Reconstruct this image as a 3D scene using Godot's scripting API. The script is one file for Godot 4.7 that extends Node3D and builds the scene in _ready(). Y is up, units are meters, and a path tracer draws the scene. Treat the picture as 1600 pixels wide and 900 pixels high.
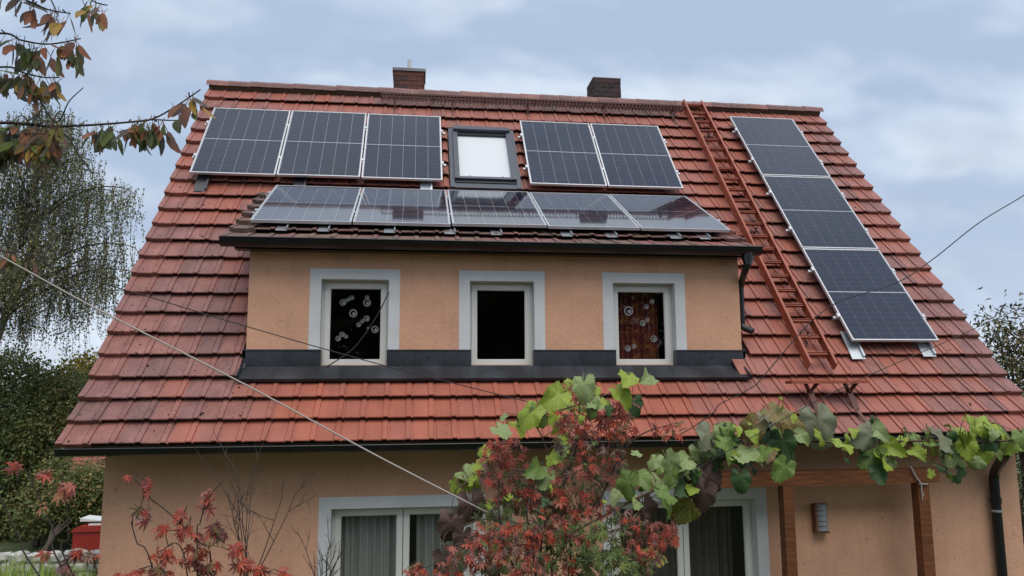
extends Node3D
# A gabled house with a tiled roof, a wide dormer and solar panels, seen from the garden.

const F := 1178.7          # focal length of the photograph in its own pixels (1600 wide)
const PITCH := 0.89626     # main roof slope
const DPITCH := 0.49784    # dormer roof slope
const FLARE := 0.803       # flatter slope of the lowest three courses
const PW := 1.134          # solar panel
const PL := 1.7006

var cam: Camera3D
var rng := RandomNumberGenerator.new()
var mats := {}
var used_names := {}

# ------------------------------------------------------------------ mesh builder
class MB:
	var v := PackedVector3Array()
	var n := PackedVector3Array()
	var t := PackedVector2Array()
	var x := PackedInt32Array()
	# a, b, c, d run counter-clockwise seen from the front
	func quad(a: Vector3, b: Vector3, c: Vector3, d: Vector3, ua := Vector2(0, 0), ub := Vector2(1, 0), uc := Vector2(1, 1), ud := Vector2(0, 1)) -> void:
		var k := v.size()
		var nn := (b - a).cross(c - a)
		if nn.length_squared() < 1e-14:
			nn = (c - a).cross(d - a)
		nn = nn.normalized()
		v.append_array(PackedVector3Array([a, b, c, d]))
		n.append_array(PackedVector3Array([nn, nn, nn, nn]))
		t.append_array(PackedVector2Array([ua, ub, uc, ud]))
		x.append_array(PackedInt32Array([k, k + 2, k + 1, k, k + 3, k + 2]))
	func tri(a: Vector3, b: Vector3, c: Vector3) -> void:
		var k := v.size()
		var nn := (b - a).cross(c - a).normalized()
		v.append_array(PackedVector3Array([a, b, c]))
		n.append_array(PackedVector3Array([nn, nn, nn]))
		t.append_array(PackedVector2Array([Vector2.ZERO, Vector2(1, 0), Vector2(0, 1)]))
		x.append_array(PackedInt32Array([k, k + 2, k + 1]))
	func box(lo: Vector3, hi: Vector3, xf := Transform3D()) -> void:
		var p := []
		for i in 8:
			p.append(xf * Vector3(hi.x if i & 1 else lo.x, hi.y if i & 2 else lo.y, hi.z if i & 4 else lo.z))
		quad(p[4], p[5], p[7], p[6])
		quad(p[1], p[0], p[2], p[3])
		quad(p[5], p[1], p[3], p[7])
		quad(p[0], p[4], p[6], p[2])
		quad(p[6], p[7], p[3], p[2])
		quad(p[0], p[1], p[5], p[4])
	# a box whose edges towards +y are chamfered by c
	func bar(a: Vector3, b: Vector3, w: float, h: float, up := Vector3.UP) -> void:
		var d := (b - a).normalized()
		var s := d.cross(up).normalized()
		var u := s.cross(d).normalized()
		box(Vector3(-w / 2, -h / 2, -a.distance_to(b)), Vector3(w / 2, h / 2, 0), Transform3D(Basis(s, u, -d), a))
	func tube(p: Array, r: Array, seg := 8, cap := true) -> void:
		var k0 := v.size()
		var m := p.size()
		var side := Vector3.ZERO
		for i in m:
			var d: Vector3 = (p[mini(i + 1, m - 1)] - p[maxi(i - 1, 0)]).normalized()
			if side == Vector3.ZERO:
				side = d.cross(Vector3.UP if absf(d.y) < 0.9 else Vector3.RIGHT).normalized()
			side = (side - d * side.dot(d)).normalized()
			var o := d.cross(side)
			for j in seg:
				var a := TAU * j / seg
				var q := side * cos(a) + o * sin(a)
				v.append(p[i] + q * float(r[i]))
				n.append(q)
				t.append(Vector2(float(j) / seg, float(i) * 0.5))
		for i in m - 1:
			for j in seg:
				var a := k0 + i * seg + j
				var b := k0 + i * seg + (j + 1) % seg
				x.append_array(PackedInt32Array([a, a + seg, b, b, a + seg, b + seg]))
		if cap:
			for e in [0, m - 1]:
				var k := v.size()
				var d2: Vector3 = (p[1] - p[0]).normalized() * -1.0 if e == 0 else (p[m - 1] - p[m - 2]).normalized()
				v.append(p[e]); n.append(d2); t.append(Vector2(0.5, 0.5))
				for j in seg:
					v.append(v[k0 + e * seg + j]); n.append(d2); t.append(Vector2(0.5, 0.5))
				for j in seg:
					x.append_array(PackedInt32Array([k, k + 1 + j, k + 1 + (j + 1) % seg]) if e == 0 else PackedInt32Array([k, k + 1 + (j + 1) % seg, k + 1 + j]))
	# closed outline (counter-clockwise in its own xy plane) pushed from z0 to z1
	func prism(o: PackedVector2Array, z0: float, z1: float, xf := Transform3D()) -> void:
		var m := o.size()
		for i in m:
			var a := o[i]
			var b := o[(i + 1) % m]
			quad(xf * Vector3(a.x, a.y, z1), xf * Vector3(a.x, a.y, z0), xf * Vector3(b.x, b.y, z0), xf * Vector3(b.x, b.y, z1))
		var f := Geometry2D.triangulate_polygon(o)
		for i in range(0, f.size(), 3):
			var a := o[f[i]]
			var b := o[f[i + 1]]
			var c := o[f[i + 2]]
			if (b - a).cross(c - a) < 0:
				var q := b
				b = c
				c = q
			tri(xf * Vector3(a.x, a.y, z1), xf * Vector3(b.x, b.y, z1), xf * Vector3(c.x, c.y, z1))
			tri(xf * Vector3(a.x, a.y, z0), xf * Vector3(c.x, c.y, z0), xf * Vector3(b.x, b.y, z0))
	func add(o: MB, xf: Transform3D) -> void:
		var k := v.size()
		for q in o.v:
			v.append(xf * q)
		for q in o.n:
			n.append((xf.basis * q).normalized())
		t.append_array(o.t)
		for q in o.x:
			x.append(k + q)
	func arrays() -> Array:
		var a := []
		a.resize(Mesh.ARRAY_MAX)
		a[Mesh.ARRAY_VERTEX] = v
		a[Mesh.ARRAY_NORMAL] = n
		a[Mesh.ARRAY_TEX_UV] = t
		a[Mesh.ARRAY_INDEX] = x
		return a
	func mesh() -> ArrayMesh:
		var m := ArrayMesh.new()
		m.add_surface_from_arrays(Mesh.PRIMITIVE_TRIANGLES, arrays())
		return m

# ------------------------------------------------------------------ nodes
func numbered(called: String) -> String:
	var k: int = used_names.get(called, -1) + 1
	used_names[called] = k
	return called if k == 0 else "%s_%03d" % [called, k]

func tag(o: Node, label: String, category: String, group := "") -> void:
	o.set_meta("label", label)
	o.set_meta("category", category)
	if group != "":
		o.set_meta("group", group)

func thing(called: String, label: String, category: String, xf := Transform3D(), group := "") -> Node3D:
	var o := Node3D.new()
	o.name = numbered(called)
	o.transform = xf
	add_child(o)
	tag(o, label, category, group)
	return o

func put(parent: Node, called: String, mesh: Mesh, mat: Material, xf := Transform3D()) -> MeshInstance3D:
	var o := MeshInstance3D.new()
	o.name = called if parent != self else numbered(called)
	o.mesh = mesh
	if mat:
		o.material_override = mat
	o.transform = xf
	parent.add_child(o, true)
	return o

func single(called: String, mb: MB, mat: Material, label: String, category: String, group := "", xf := Transform3D()) -> MeshInstance3D:
	var o := put(self, called, mb.mesh(), mat, xf)
	tag(o, label, category, group)
	return o

func structure(called: String, mesh: Mesh, mat: Material, xf := Transform3D()) -> MeshInstance3D:
	var o := put(self, called, mesh, mat, xf)
	o.set_meta("kind", "structure")
	return o

func swarm(parent: Node, called: String, mesh: Mesh, mat: Material, list: Array, colors: Array) -> MultiMeshInstance3D:
	var mm := MultiMesh.new()
	mm.transform_format = MultiMesh.TRANSFORM_3D
	mm.use_colors = true
	mm.mesh = mesh
	mm.instance_count = list.size()
	for i in list.size():
		mm.set_instance_transform(i, list[i])
		mm.set_instance_color(i, colors[i])
	var o := MultiMeshInstance3D.new()
	o.name = called if parent != self else numbered(called)
	o.multimesh = mm
	o.material_override = mat
	parent.add_child(o, true)
	o.set_meta("kind", "stuff")
	return o

# ------------------------------------------------------------------ places
# a point of the garden given by where the photograph shows it and how far off it stands
func at(px: float, py: float, depth: float) -> Vector3:
	return cam.transform * (Vector3((px - 800.0) / F, (450.0 - py) / F, -1.0) * depth)

func at_z(px: float, py: float, z: float) -> Vector3:
	var d := cam.transform.basis * Vector3((px - 800.0) / F, (450.0 - py) / F, -1.0)
	return cam.position + d * ((z - cam.position.z) / d.z)

func rp(u: float, s: float, off: float) -> Vector3:
	return Vector3(u, s * sin(PITCH) + off * cos(PITCH) + 7.68, -s * cos(PITCH) + off * sin(PITCH) - 3.2)

func on_roof(u: float, s: float, off: float) -> Transform3D:   # local y away from the roof, local z down the slope
	return Transform3D(Basis(Vector3.RIGHT, Vector3(0, cos(PITCH), sin(PITCH)), Vector3(0, -sin(PITCH), cos(PITCH))), rp(u, s, off))

func on_dormer(u: float, s: float, off: float) -> Transform3D:
	var up := Vector3(0, sin(DPITCH), -cos(DPITCH))
	var nn := Vector3(0, cos(DPITCH), sin(DPITCH))
	return Transform3D(Basis(Vector3.RIGHT, nn, -up), Vector3(u, 6.146, -1.925) + up * s + nn * off)

# ------------------------------------------------------------------ materials
func lin(r: float, g: float, b: float) -> Color:
	return Color(r, g, b).linear_to_srgb()

func material(called: String, c: Color, rough := 0.8, spec := 0.5, metal := 0.0) -> StandardMaterial3D:
	var m := StandardMaterial3D.new()
	m.resource_name = called
	m.albedo_color = c
	m.roughness = rough
	m.metallic_specular = spec
	m.metallic = metal
	mats[called] = m
	return m

func noise(seed_: int, freq: float, octaves := 4, kind := FastNoiseLite.TYPE_SIMPLEX_SMOOTH) -> FastNoiseLite:
	var f := FastNoiseLite.new()
	f.seed = seed_
	f.frequency = freq
	f.noise_type = kind
	f.fractal_octaves = octaves
	return f

func noise_bytes(seed_: int, freq: float, size: int, octaves := 4) -> PackedByteArray:
	var im := noise(seed_, freq, octaves).get_seamless_image(size, size)
	im.convert(Image.FORMAT_L8)
	return im.get_data()

# grey grain texture: base tone, broad blotches, fine grain and dark specks
func grain(seed_: int, size: int, low: float, high: float, blotch: float, speck: float, speck_from := 205, speck_tone := 0.45, streak := 0.0) -> ImageTexture:
	var a := noise_bytes(seed_, 0.006, size, 3)
	var b := noise_bytes(seed_ + 7, 0.09, size, 3)
	var c := noise_bytes(seed_ + 13, 0.035, size, 4)
	var si := noise(seed_ + 19, 0.03, 4).get_seamless_image(size, size / 8)
	si.convert(Image.FORMAT_L8)
	si.resize(size, size, Image.INTERPOLATE_CUBIC)
	var st := si.get_data()
	var im := Image.create(size, size, true, Image.FORMAT_RGB8)
	for i in size * size:
		var g: float = lerpf(low, high, clampf(blotch * (a[i] / 255.0 - 0.5) + 0.5 + (b[i] / 255.0 - 0.5) * 0.6, 0.0, 1.0))
		if streak > 0.0:       # rain marks and dust
			g *= 1.0 - streak * smoothstep(0.5, 0.85, st[i] / 255.0) * (0.4 + 0.6 * b[i] / 255.0)
		if c[i] > speck_from:
			g *= lerpf(1.0, speck_tone, minf(1.0, (c[i] - speck_from) / 18.0) * speck)
		im.set_pixel(i % size, i / size, Color(g, g, g))
	im.generate_mipmaps()
	return ImageTexture.create_from_image(im)

func grey(seed_: int, freq: float, size: int, octaves := 4) -> ImageTexture:
	var im := noise(seed_, freq, octaves).get_seamless_image(size, size)
	im.convert(Image.FORMAT_RGB8)
	im.generate_mipmaps()
	return ImageTexture.create_from_image(im)

func textured(m: StandardMaterial3D, tex: Texture2D, scale: float, bump: Texture2D = null, depth := 0.0) -> StandardMaterial3D:
	m.albedo_texture = tex
	m.uv1_triplanar = true
	m.uv1_world_triplanar = true
	m.uv1_scale = Vector3.ONE * scale
	if bump:
		m.heightmap_enabled = true
		m.heightmap_texture = bump
		m.heightmap_scale = depth
	return m

func leafy(m: StandardMaterial3D, through := 0.5) -> StandardMaterial3D:
	m.backlight_enabled = true
	m.backlight = Color(through, through, through)
	m.cull_mode = BaseMaterial3D.CULL_DISABLED
	return m

func make_materials() -> void:
	var tile_grain := grain(3, 512, 0.86, 1.0, 1.2, 0.5, 204)
	var tile_dirty := grain(21, 512, 0.78, 1.0, 1.3, 0.75, 186, 0.45)
	var plaster := grain(5, 512, 0.9, 1.0, 0.7, 0.5, 210, 0.7, 0.025)
	var fine := grey(11, 0.05, 512, 5)
	var soft := grain(31, 256, 0.8, 1.0, 1.0, 0.3)
	# roof tiles: fresh orange-red, weathered red, old mauve, lichen-darkened
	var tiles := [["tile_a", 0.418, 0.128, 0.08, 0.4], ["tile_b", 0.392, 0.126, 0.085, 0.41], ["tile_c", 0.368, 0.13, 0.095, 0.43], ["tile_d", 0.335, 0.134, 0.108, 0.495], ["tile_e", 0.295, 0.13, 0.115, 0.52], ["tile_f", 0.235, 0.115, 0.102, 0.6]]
	for q in tiles:
		var m := material(q[0], lin(q[1], q[2], q[3]), q[4], 0.5)
		textured(m, tile_dirty if q[4] > 0.49 else tile_grain, 1.3 if q[4] > 0.49 else 0.9, fine, 0.12)
	textured(material("tile_old", lin(0.2, 0.135, 0.115), 0.8, 0.4), tile_dirty, 2.1, fine, 0.3)
	textured(material("tile_lichen", lin(0.24, 0.15, 0.115), 0.85, 0.4), tile_dirty, 2.6, fine, 0.4)
	textured(material("plaster", lin(0.73, 0.41, 0.27), 0.92, 0.3), plaster, 0.55, fine, 0.3)
	textured(material("surround", lin(0.68, 0.69, 0.7), 0.85, 0.3), grain(33, 256, 0.93, 1.0, 1.0, 0.0), 1.0, fine, 0.15)
	material("window_white", lin(0.74, 0.74, 0.70), 0.35, 0.5)
	textured(material("flashing", lin(0.042, 0.047, 0.06), 0.42, 0.5), grain(41, 256, 0.55, 1.0, 1.4, 0.6), 0.9)
	textured(material("gutter", lin(0.012, 0.013, 0.015), 0.28, 0.5), soft, 1.3)
	textured(material("dark_wood", lin(0.13, 0.085, 0.055), 0.8), soft, 1.0)
	textured(material("red_metal", lin(0.42, 0.105, 0.055), 0.5, 0.5), soft, 2.0)
	textured(material("brown_metal", lin(0.13, 0.04, 0.03), 0.55, 0.5), soft, 2.0)
	material("aluminium", lin(0.56, 0.57, 0.59), 0.38, 0.5, 0.35)
	material("rail_metal", lin(0.6, 0.62, 0.64), 0.4, 0.5, 0.6)
	material("zinc", lin(0.42, 0.46, 0.5), 0.35, 0.5, 0.5)
	material("backsheet", lin(0.42, 0.44, 0.49), 0.6)
	var cell := material("cell", Color.WHITE, 0.1, 0.4)
	cell.albedo_texture = cell_texture()
	var pane := material("glass", Color(0.02, 0.022, 0.025, 0.02), 0.02, 0.5)
	pane.transparency = BaseMaterial3D.TRANSPARENCY_ALPHA
	var solar := material("solar_glass", Color(0.05, 0.05, 0.06, 0.02), 0.035, 0.5)
	solar.transparency = BaseMaterial3D.TRANSPARENCY_ALPHA
	material("skylight_frame", lin(0.045, 0.055, 0.08), 0.4, 0.5)
	material("skylight_dark", lin(0.02, 0.022, 0.027), 0.5)
	material("blind", lin(0.7, 0.72, 0.74), 0.9)
	textured(material("interior", lin(0.2, 0.175, 0.15), 0.95), soft, 0.5)
	textured(material("brick_a", lin(0.16, 0.062, 0.045), 0.85, 0.4), tile_grain, 3.0, fine, 0.4)
	textured(material("brick_b", lin(0.095, 0.052, 0.05), 0.85, 0.4), tile_grain, 3.0, fine, 0.4)
	textured(material("brick_c", lin(0.07, 0.05, 0.05), 0.85, 0.4), tile_dirty, 3.0, fine, 0.4)
	material("mortar", lin(0.26, 0.24, 0.23), 0.95)
	textured(material("concrete", lin(0.3, 0.31, 0.32), 0.9), soft, 1.5, fine, 0.3)
	material("pipe_white", lin(0.55, 0.56, 0.55), 0.6)
	var wood := material("wood", lin(0.3, 0.115, 0.05), 0.65, 0.4)
	wood.albedo_texture = wood_texture()
	wood.uv1_triplanar = true
	wood.uv1_scale = Vector3(1.2, 1.2, 1.2)
	material("lamp_wood", lin(0.16, 0.06, 0.03), 0.5)
	material("lamp_grey", lin(0.24, 0.25, 0.26), 0.4, 0.5, 0.2)
	var curtain := material("net_curtain", lin(0.28, 0.3, 0.28), 0.95)
	leafy(curtain, 0.3)
	leafy(textured(material("red_curtain", Color.WHITE, 0.95), curtain_texture(), 1.6), 0.2)
	material("sticker", lin(0.24, 0.25, 0.26), 0.6)
	material("black_cable", lin(0.02, 0.019, 0.018), 0.6)
	material("white_rope", lin(0.42, 0.38, 0.35), 0.9)
	textured(material("bark", lin(0.09, 0.07, 0.055), 0.9), tile_dirty, 2.0, fine, 0.6)
	textured(material("birch_bark", lin(0.3, 0.3, 0.28), 0.9), tile_dirty, 2.0, fine, 0.4)
	textured(material("twig", lin(0.07, 0.052, 0.045), 0.9), soft, 3.0)
	textured(material("stem", lin(0.12, 0.075, 0.05), 0.9), soft, 3.0)
	textured(material("ground", lin(0.075, 0.1, 0.035), 0.95), tile_dirty, 0.35, fine, 2.0)
	textured(material("pale_stone", lin(0.6, 0.59, 0.56), 0.95), tile_dirty, 0.8, fine, 1.0)
	material("red_plastic", lin(0.32, 0.03, 0.018), 0.4)
	material("white_board", lin(0.66, 0.69, 0.67), 0.6)
	var lf := leafy(material("tree_leaf", Color.WHITE, 0.55, 0.4), 0.75)
	lf.vertex_color_use_as_albedo = true

func cell_texture() -> ImageTexture:   # printed silicon: faint cell joints across, thin wires down
	var im := Image.create(64, 288, true, Image.FORMAT_RGB8)
	var r := RandomNumberGenerator.new()
	r.seed = 4
	for j in 288:
		var row := j % 32
		var tone := 1.0 + 0.08 * sin(float(j / 32) * 2.1)
		for i in 64:
			var c := Color(0.015, 0.016, 0.031) * tone * r.randf_range(0.92, 1.08)
			if i % 6 == 3:
				c = c.lerp(Color(0.1, 0.1, 0.13), 0.15)
			if row < 2:
				c = c.lerp(Color(0.16, 0.17, 0.22), 0.25)
			c.a = 1.0
			im.set_pixel(i, j, c.linear_to_srgb())
	im.generate_mipmaps()
	return ImageTexture.create_from_image(im)

func wood_texture() -> ImageTexture:
	var im := Image.create(512, 512, true, Image.FORMAT_RGB8)
	var f := noise(9, 0.01, 4)
	for j in 512:
		for i in 512:
			var g := f.get_noise_2d(i * 0.35, j * 6.0) * 0.5 + f.get_noise_2d(i * 1.5 + 900.0, j * 25.0) * 0.3
			var knot := clampf(1.0 - Vector2((i - 310) * 0.7, j - 190).length() / 16.0, 0.0, 1.0)
			var q := clampf(0.8 + g * 0.45 - knot * 0.55, 0.2, 1.0)
			im.set_pixel(i, j, Color(q, q * 0.97, q * 0.93))
	im.generate_mipmaps()
	return ImageTexture.create_from_image(im)

func curtain_texture() -> ImageTexture:   # dark red print with ochre flowers
	var im := Image.create(256, 256, true, Image.FORMAT_RGB8)
	var f := noise(17, 0.06, 3)
	var g := noise(18, 0.02, 2)
	for j in 256:
		for i in 256:
			var c := Color(0.17, 0.022, 0.016).lerp(Color(0.07, 0.012, 0.012), clampf(f.get_noise_2d(i, j) * 2.0 + 0.5, 0, 1))
			if g.get_noise_2d(i, j) + f.get_noise_2d(i * 1.7, j * 1.7) * 0.6 > 0.3:
				c = Color(0.3, 0.14, 0.03)
			im.set_pixel(i, j, c.linear_to_srgb())
	im.generate_mipmaps()
	return ImageTexture.create_from_image(im)

func sky_texture() -> ImageTexture:
	var w := 1024
	var h := 512
	var im := Image.create(w, h, false, Image.FORMAT_RGBF)
	var a := noise(61, 0.9, 5)
	var b := noise(62, 2.2, 5)
	for j in h:
		var el := PI * (0.5 - (j + 0.5) / h)
		for i in w:
			var az := TAU * ((i + 0.5) / w - 0.5)
			var d := Vector3(sin(az) * cos(el), sin(el), -cos(az) * cos(el))
			var q := d / (maxf(d.y, 0.0) + 0.32)          # cloud layer seen in perspective
			var n1 := a.get_noise_3d(q.x, q.z * 1.5, 3.0)
			var n2 := b.get_noise_3d(q.x * 1.1 + n1 * 0.6, q.z * 1.9, 7.0)
			var n3 := b.get_noise_3d(q.x * 3.6 + n2 * 0.5, q.z * 6.5, 1.0)
			var k := clampf(0.5 + n1 * 0.95 + n2 * 0.55 + n3 * 0.22, 0.0, 1.0)
			var c := Color(0.27, 0.34, 0.455).lerp(Color(0.485, 0.545, 0.62), smoothstep(0.1, 0.95, k))
			var thick := clampf(n2 * 1.5 + n1 * 0.5 - 0.1, 0.0, 1.0)
			c = c.lerp(Color(0.25, 0.295, 0.375), thick * 0.75)
			var low := clampf(1.0 - absf(el) / 0.35, 0.0, 1.0)
			c = c.lerp(Color(0.48, 0.535, 0.6), low * low * 0.5)
			if d.y < 0.0:
				c = c.lerp(Color(0.1, 0.11, 0.08), clampf(-d.y * 8.0, 0, 1))
			im.set_pixel(i, j, c)
	return ImageTexture.create_from_image(im)

# ------------------------------------------------------------------ roof pieces
const TW := 0.2339
const GAUGE := 0.318

func tile_mb(w: float, gauge: float, left := 0.0, right := 0.0) -> MB:
	var m := MB.new()
	var px := [0.0, 0.145, 0.147, 0.1545, 0.157, 0.206, 0.2095, w - 0.0015]
	var py := [0.0, 0.0, -0.006, -0.006, 0.010, 0.010, -0.005, -0.005]
	if left > 0.0:   # verge tile: raised rim along the gable
		px = [-left, -0.022, -0.017] + px
		py = [0.012, 0.012, 0.0] + py
	if right > 0.0:
		px = px + [w + 0.004, w + right]
		py = py + [0.0, 0.0]
	var back := -(gauge + 0.05)
	var fall := 0.058 / gauge
	var nose := 0.017 if left + right == 0.0 else 0.06
	for i in px.size() - 1:
		var a := Vector3(px[i], py[i], 0)
		var b := Vector3(px[i + 1], py[i + 1], 0)
		var c := Vector3(px[i + 1], py[i + 1] + back * fall, back)
		var d := Vector3(px[i], py[i] + back * fall, back)
		# rounded nose: a short bevel, then the face
		var e := 0.006
		m.quad(a + Vector3(0, -e * fall, -e), b + Vector3(0, -e * fall, -e), c, d)
		m.quad(a + Vector3(0, -e, 0), b + Vector3(0, -e, 0), b + Vector3(0, -e * fall, -e), a + Vector3(0, -e * fall, -e))
		m.quad(a + Vector3(0, -nose, 0), b + Vector3(0, -nose, 0), b + Vector3(0, -e, 0), a + Vector3(0, -e, 0))
	var l := Vector3(px[0], py[0], 0)
	var drop := 0.09 if left > 0.0 else 0.022
	m.quad(l + Vector3(0, -drop + back * fall, back), l + Vector3(0, -drop, 0), l, l + Vector3(0, back * fall, back))
	var q: int = px.size() - 1
	var r := Vector3(px[q], py[q], 0)
	drop = 0.09 if right > 0.0 else 0.016
	m.quad(r + Vector3(0, -drop, 0), r + Vector3(0, -drop + back * fall, back), r + Vector3(0, back * fall, back), r)
	return m

func tile_kind(u: float, k: int) -> String:
	var q := rng.randf()
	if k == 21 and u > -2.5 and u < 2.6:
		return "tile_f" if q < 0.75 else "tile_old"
	if u < -3.2:       # old weathered side
		if rng.randf() < smoothstep(-4.6, -3.1, u) * (0.9 if k <= 2 else 0.35):
			return "tile_b" if q < 0.35 else "tile_c"
		if k >= 11:
			return ["tile_c", "tile_c", "tile_d", "tile_b"][int(q * 4)]
		return ["tile_e", "tile_d", "tile_e", "tile_f", "tile_d"][int(q * 5)]
	if k <= 2 and u < 1.2:
		return "tile_a" if q < 0.7 else "tile_b"
	if u > 4.4:
		return ["tile_d", "tile_e", "tile_c"][int(q * 3)]
	if k > 13 and u < -0.2:
		return ["tile_c", "tile_b", "tile_d", "tile_c"][int(q * 4)]
	if k > 13:
		return ["tile_b", "tile_c", "tile_c", "tile_b"][int(q * 4)]
	return ["tile_b", "tile_c", "tile_b", "tile_c", "tile_d"][int(q * 5)]

func main_roof(house: Node3D) -> void:
	# boarded deck under the tiles, open where the dormer stands
	var deck := MB.new()
	var lo := -0.27
	var hi := -0.205
	for q in [[-5.16, -3.78, -5.19, 0.93], [2.0, 5.16, -5.19, 0.93], [-3.78, 2.0, -1.9, 0.93]]:
		deck.box(Vector3(q[0], lo, -q[3]), Vector3(q[1], hi, -q[2]), on_roof(0, 0, 0))
	var p3 := rp(0, -5.19, -0.13)
	var fdown := Vector3(0, -sin(FLARE), cos(FLARE))
	var fnorm := Vector3(0, cos(FLARE), sin(FLARE))
	var fb := Basis(Vector3.RIGHT, fnorm, fdown)
	deck.box(Vector3(-5.16, -0.13, -0.16), Vector3(5.16, -0.065, 0.84), Transform3D(fb, p3))
	# rear slope
	var ridge := rp(0, 0.98, -0.13)
	var rb := Basis(Vector3.RIGHT, Vector3(0, cos(PITCH), -sin(PITCH)), Vector3(0, sin(PITCH), cos(PITCH)))
	deck.box(Vector3(-5.25, -0.12, -7.0), Vector3(5.25, 0.0, 0.0), Transform3D(rb, ridge + Vector3(0, 0, 0.0)))
	var roof := put(house, "roof", deck.mesh(), mats.dark_wood)

	var plain := {}
	var meshes := {}
	for g in [GAUGE, 0.30]:
		for e in [0, 1, 2]:
			var mb := tile_mb(TW, g, 0.085 if e == 1 else 0.0, 0.14 if e == 2 else 0.0)
			plain["%.2f%d" % [g, e]] = mb
			meshes["%.2f%d" % [g, e]] = mb.mesh()
	var u0 := -5.1775
	var list := []
	for k in 22:
		for i in 44:
			var u := u0 + TW * i
			var mid := u + TW * 0.5
			if k >= 3 and k <= 12 and mid > -3.7 and mid < (1.9 if k == 3 else 1.98):
				continue
			if k >= 14 and k <= 18 and mid > -1.42 and mid < -0.40 :
				continue
			var xf: Transform3D
			if k >= 3:
				xf = on_roof(u, -5.19 + GAUGE * (k - 3), -0.13)
			else:
				xf = Transform3D(fb, p3 + fdown * 0.30 * (3 - k) + Vector3(u, 0, 0))
			var wild := 1.6 if (u < -3.2 or k == 21) else 0.8
			xf = xf * Transform3D(Basis.from_euler(Vector3(rng.randf_range(-0.006, 0.003) * wild, rng.randf_range(-0.005, 0.005) * wild, rng.randf_range(-0.007, 0.007) * wild)), Vector3(rng.randf_range(-0.0008, 0.0008), rng.randf_range(-0.0015, 0.002) * wild, rng.randf_range(-0.005, 0.005) * wild))
			var key := "%.2f%d" % [GAUGE if k >= 3 else 0.30, 1 if i == 0 else (2 if i == 43 else 0)]
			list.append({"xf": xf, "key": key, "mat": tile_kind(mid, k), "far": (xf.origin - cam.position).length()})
	list.sort_custom(func(a, b): return a.far < b.far)
	var rest := {}
	for i in list.size():
		var q: Dictionary = list[i]
		if i < 300:
			put(roof, "tile", meshes[q.key], mats[q.mat], q.xf)
		else:
			if not rest.has(q.mat):
				rest[q.mat] = MB.new()
			rest[q.mat].add(plain[q.key], q.xf)
	var am := ArrayMesh.new()
	for key in rest:
		am.add_surface_from_arrays(Mesh.PRIMITIVE_TRIANGLES, rest[key].arrays())
		am.surface_set_material(am.get_surface_count() - 1, mats[key])
	put(roof, "tile_field", am, null).set_meta("kind", "stuff")
	# crumbs of moss caught on the old tiles
	var mm := MB.new()
	mm.tube([Vector3(0, -0.1, 0), Vector3(0, 0.25, 0), Vector3(0, 0.6, 0)], [1.0, 0.85, 0.3], 6)
	var spots := []
	var tones := []
	for i in list.size():
		var q: Dictionary = list[i]
		if (q.xf.origin.x < -3.4 and rng.randf() < 0.4) or (q.xf.origin.x > 4.0 and rng.randf() < 0.25):
			for k in 1 + rng.randi() % 3:
				var sz := rng.randf_range(0.004, 0.013)
				var zz := -absf(rng.randfn()) * 0.09
				spots.append(q.xf * Transform3D(Basis.from_scale(Vector3(sz * rng.randf_range(0.8, 2.4), sz * 0.5, sz)).rotated(Vector3.UP, rng.randf() * TAU), Vector3(rng.randf_range(0.0, 0.23), 0.058 / GAUGE * zz + 0.001, zz)))
				tones.append(leaf_color([[0.045, 0.035, 0.02], [0.07, 0.06, 0.03], [0.05, 0.05, 0.04]]))
	swarm(roof, "moss", mm.mesh(), mats.tree_leaf, spots, tones)
	# ridge caps
	var cap := MB.new()
	var n := 9
	for j in n:
		var a0 := PI * (0.06 + 0.88 * j / n)
		var a1 := PI * (0.06 + 0.88 * (j + 1) / n)
		var p := func(a: float, x: float, r: float): return Vector3(x, sin(a) * r * 0.85 - (0.035 if sin(a) < 0.25 else 0.0), cos(a) * r)
		cap.quad(p.call(a1, 0, 0.125), p.call(a0, 0, 0.125), p.call(a0, 0.36, 0.116), p.call(a1, 0.36, 0.116))
		cap.quad(p.call(a0, 0, 0.125), p.call(a1, 0, 0.125), p.call(a1, 0, 0.09), p.call(a0, 0, 0.09))
		cap.quad(p.call(a1, 0.36, 0.116), p.call(a0, 0.36, 0.116), p.call(a0, 0.36, 0.09), p.call(a1, 0.36, 0.09))
	var cm := cap.mesh()
	for i in 31:
		var x := -5.28 + 0.3405 * i
		put(roof, "ridge_tile", cm, mats[["tile_d", "tile_e", "tile_f", "tile_f"][rng.randi() % 4]], Transform3D(Basis.from_euler(Vector3(0, 0, rng.randf_range(-0.012, 0.012))), ridge + Vector3(x, -0.07 + rng.randf_range(-0.004, 0.004), 0)))
	# lead plates where the panel hooks come through
	for q in [[3.43, -4.80, "zinc"], [4.38, -4.76, "zinc"], [-4.80, -1.80, "flashing"], [-1.75, -1.80, "zinc"], [-3.5, -1.82, "flashing"]]:
		var pl := MB.new()
		pl.box(Vector3(-0.1, 0, -0.26), Vector3(0.07, 0.006, 0.16))
		pl.box(Vector3(0.045, 0.006, -0.26), Vector3(0.07, 0.03, 0.13))
		put(roof, "flashing_plate", pl.mesh(), mats[q[2]], on_roof(q[0], q[1], -0.118) * Transform3D(Basis.from_euler(Vector3(0.09, 0, 0)), Vector3.ZERO))

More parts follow.
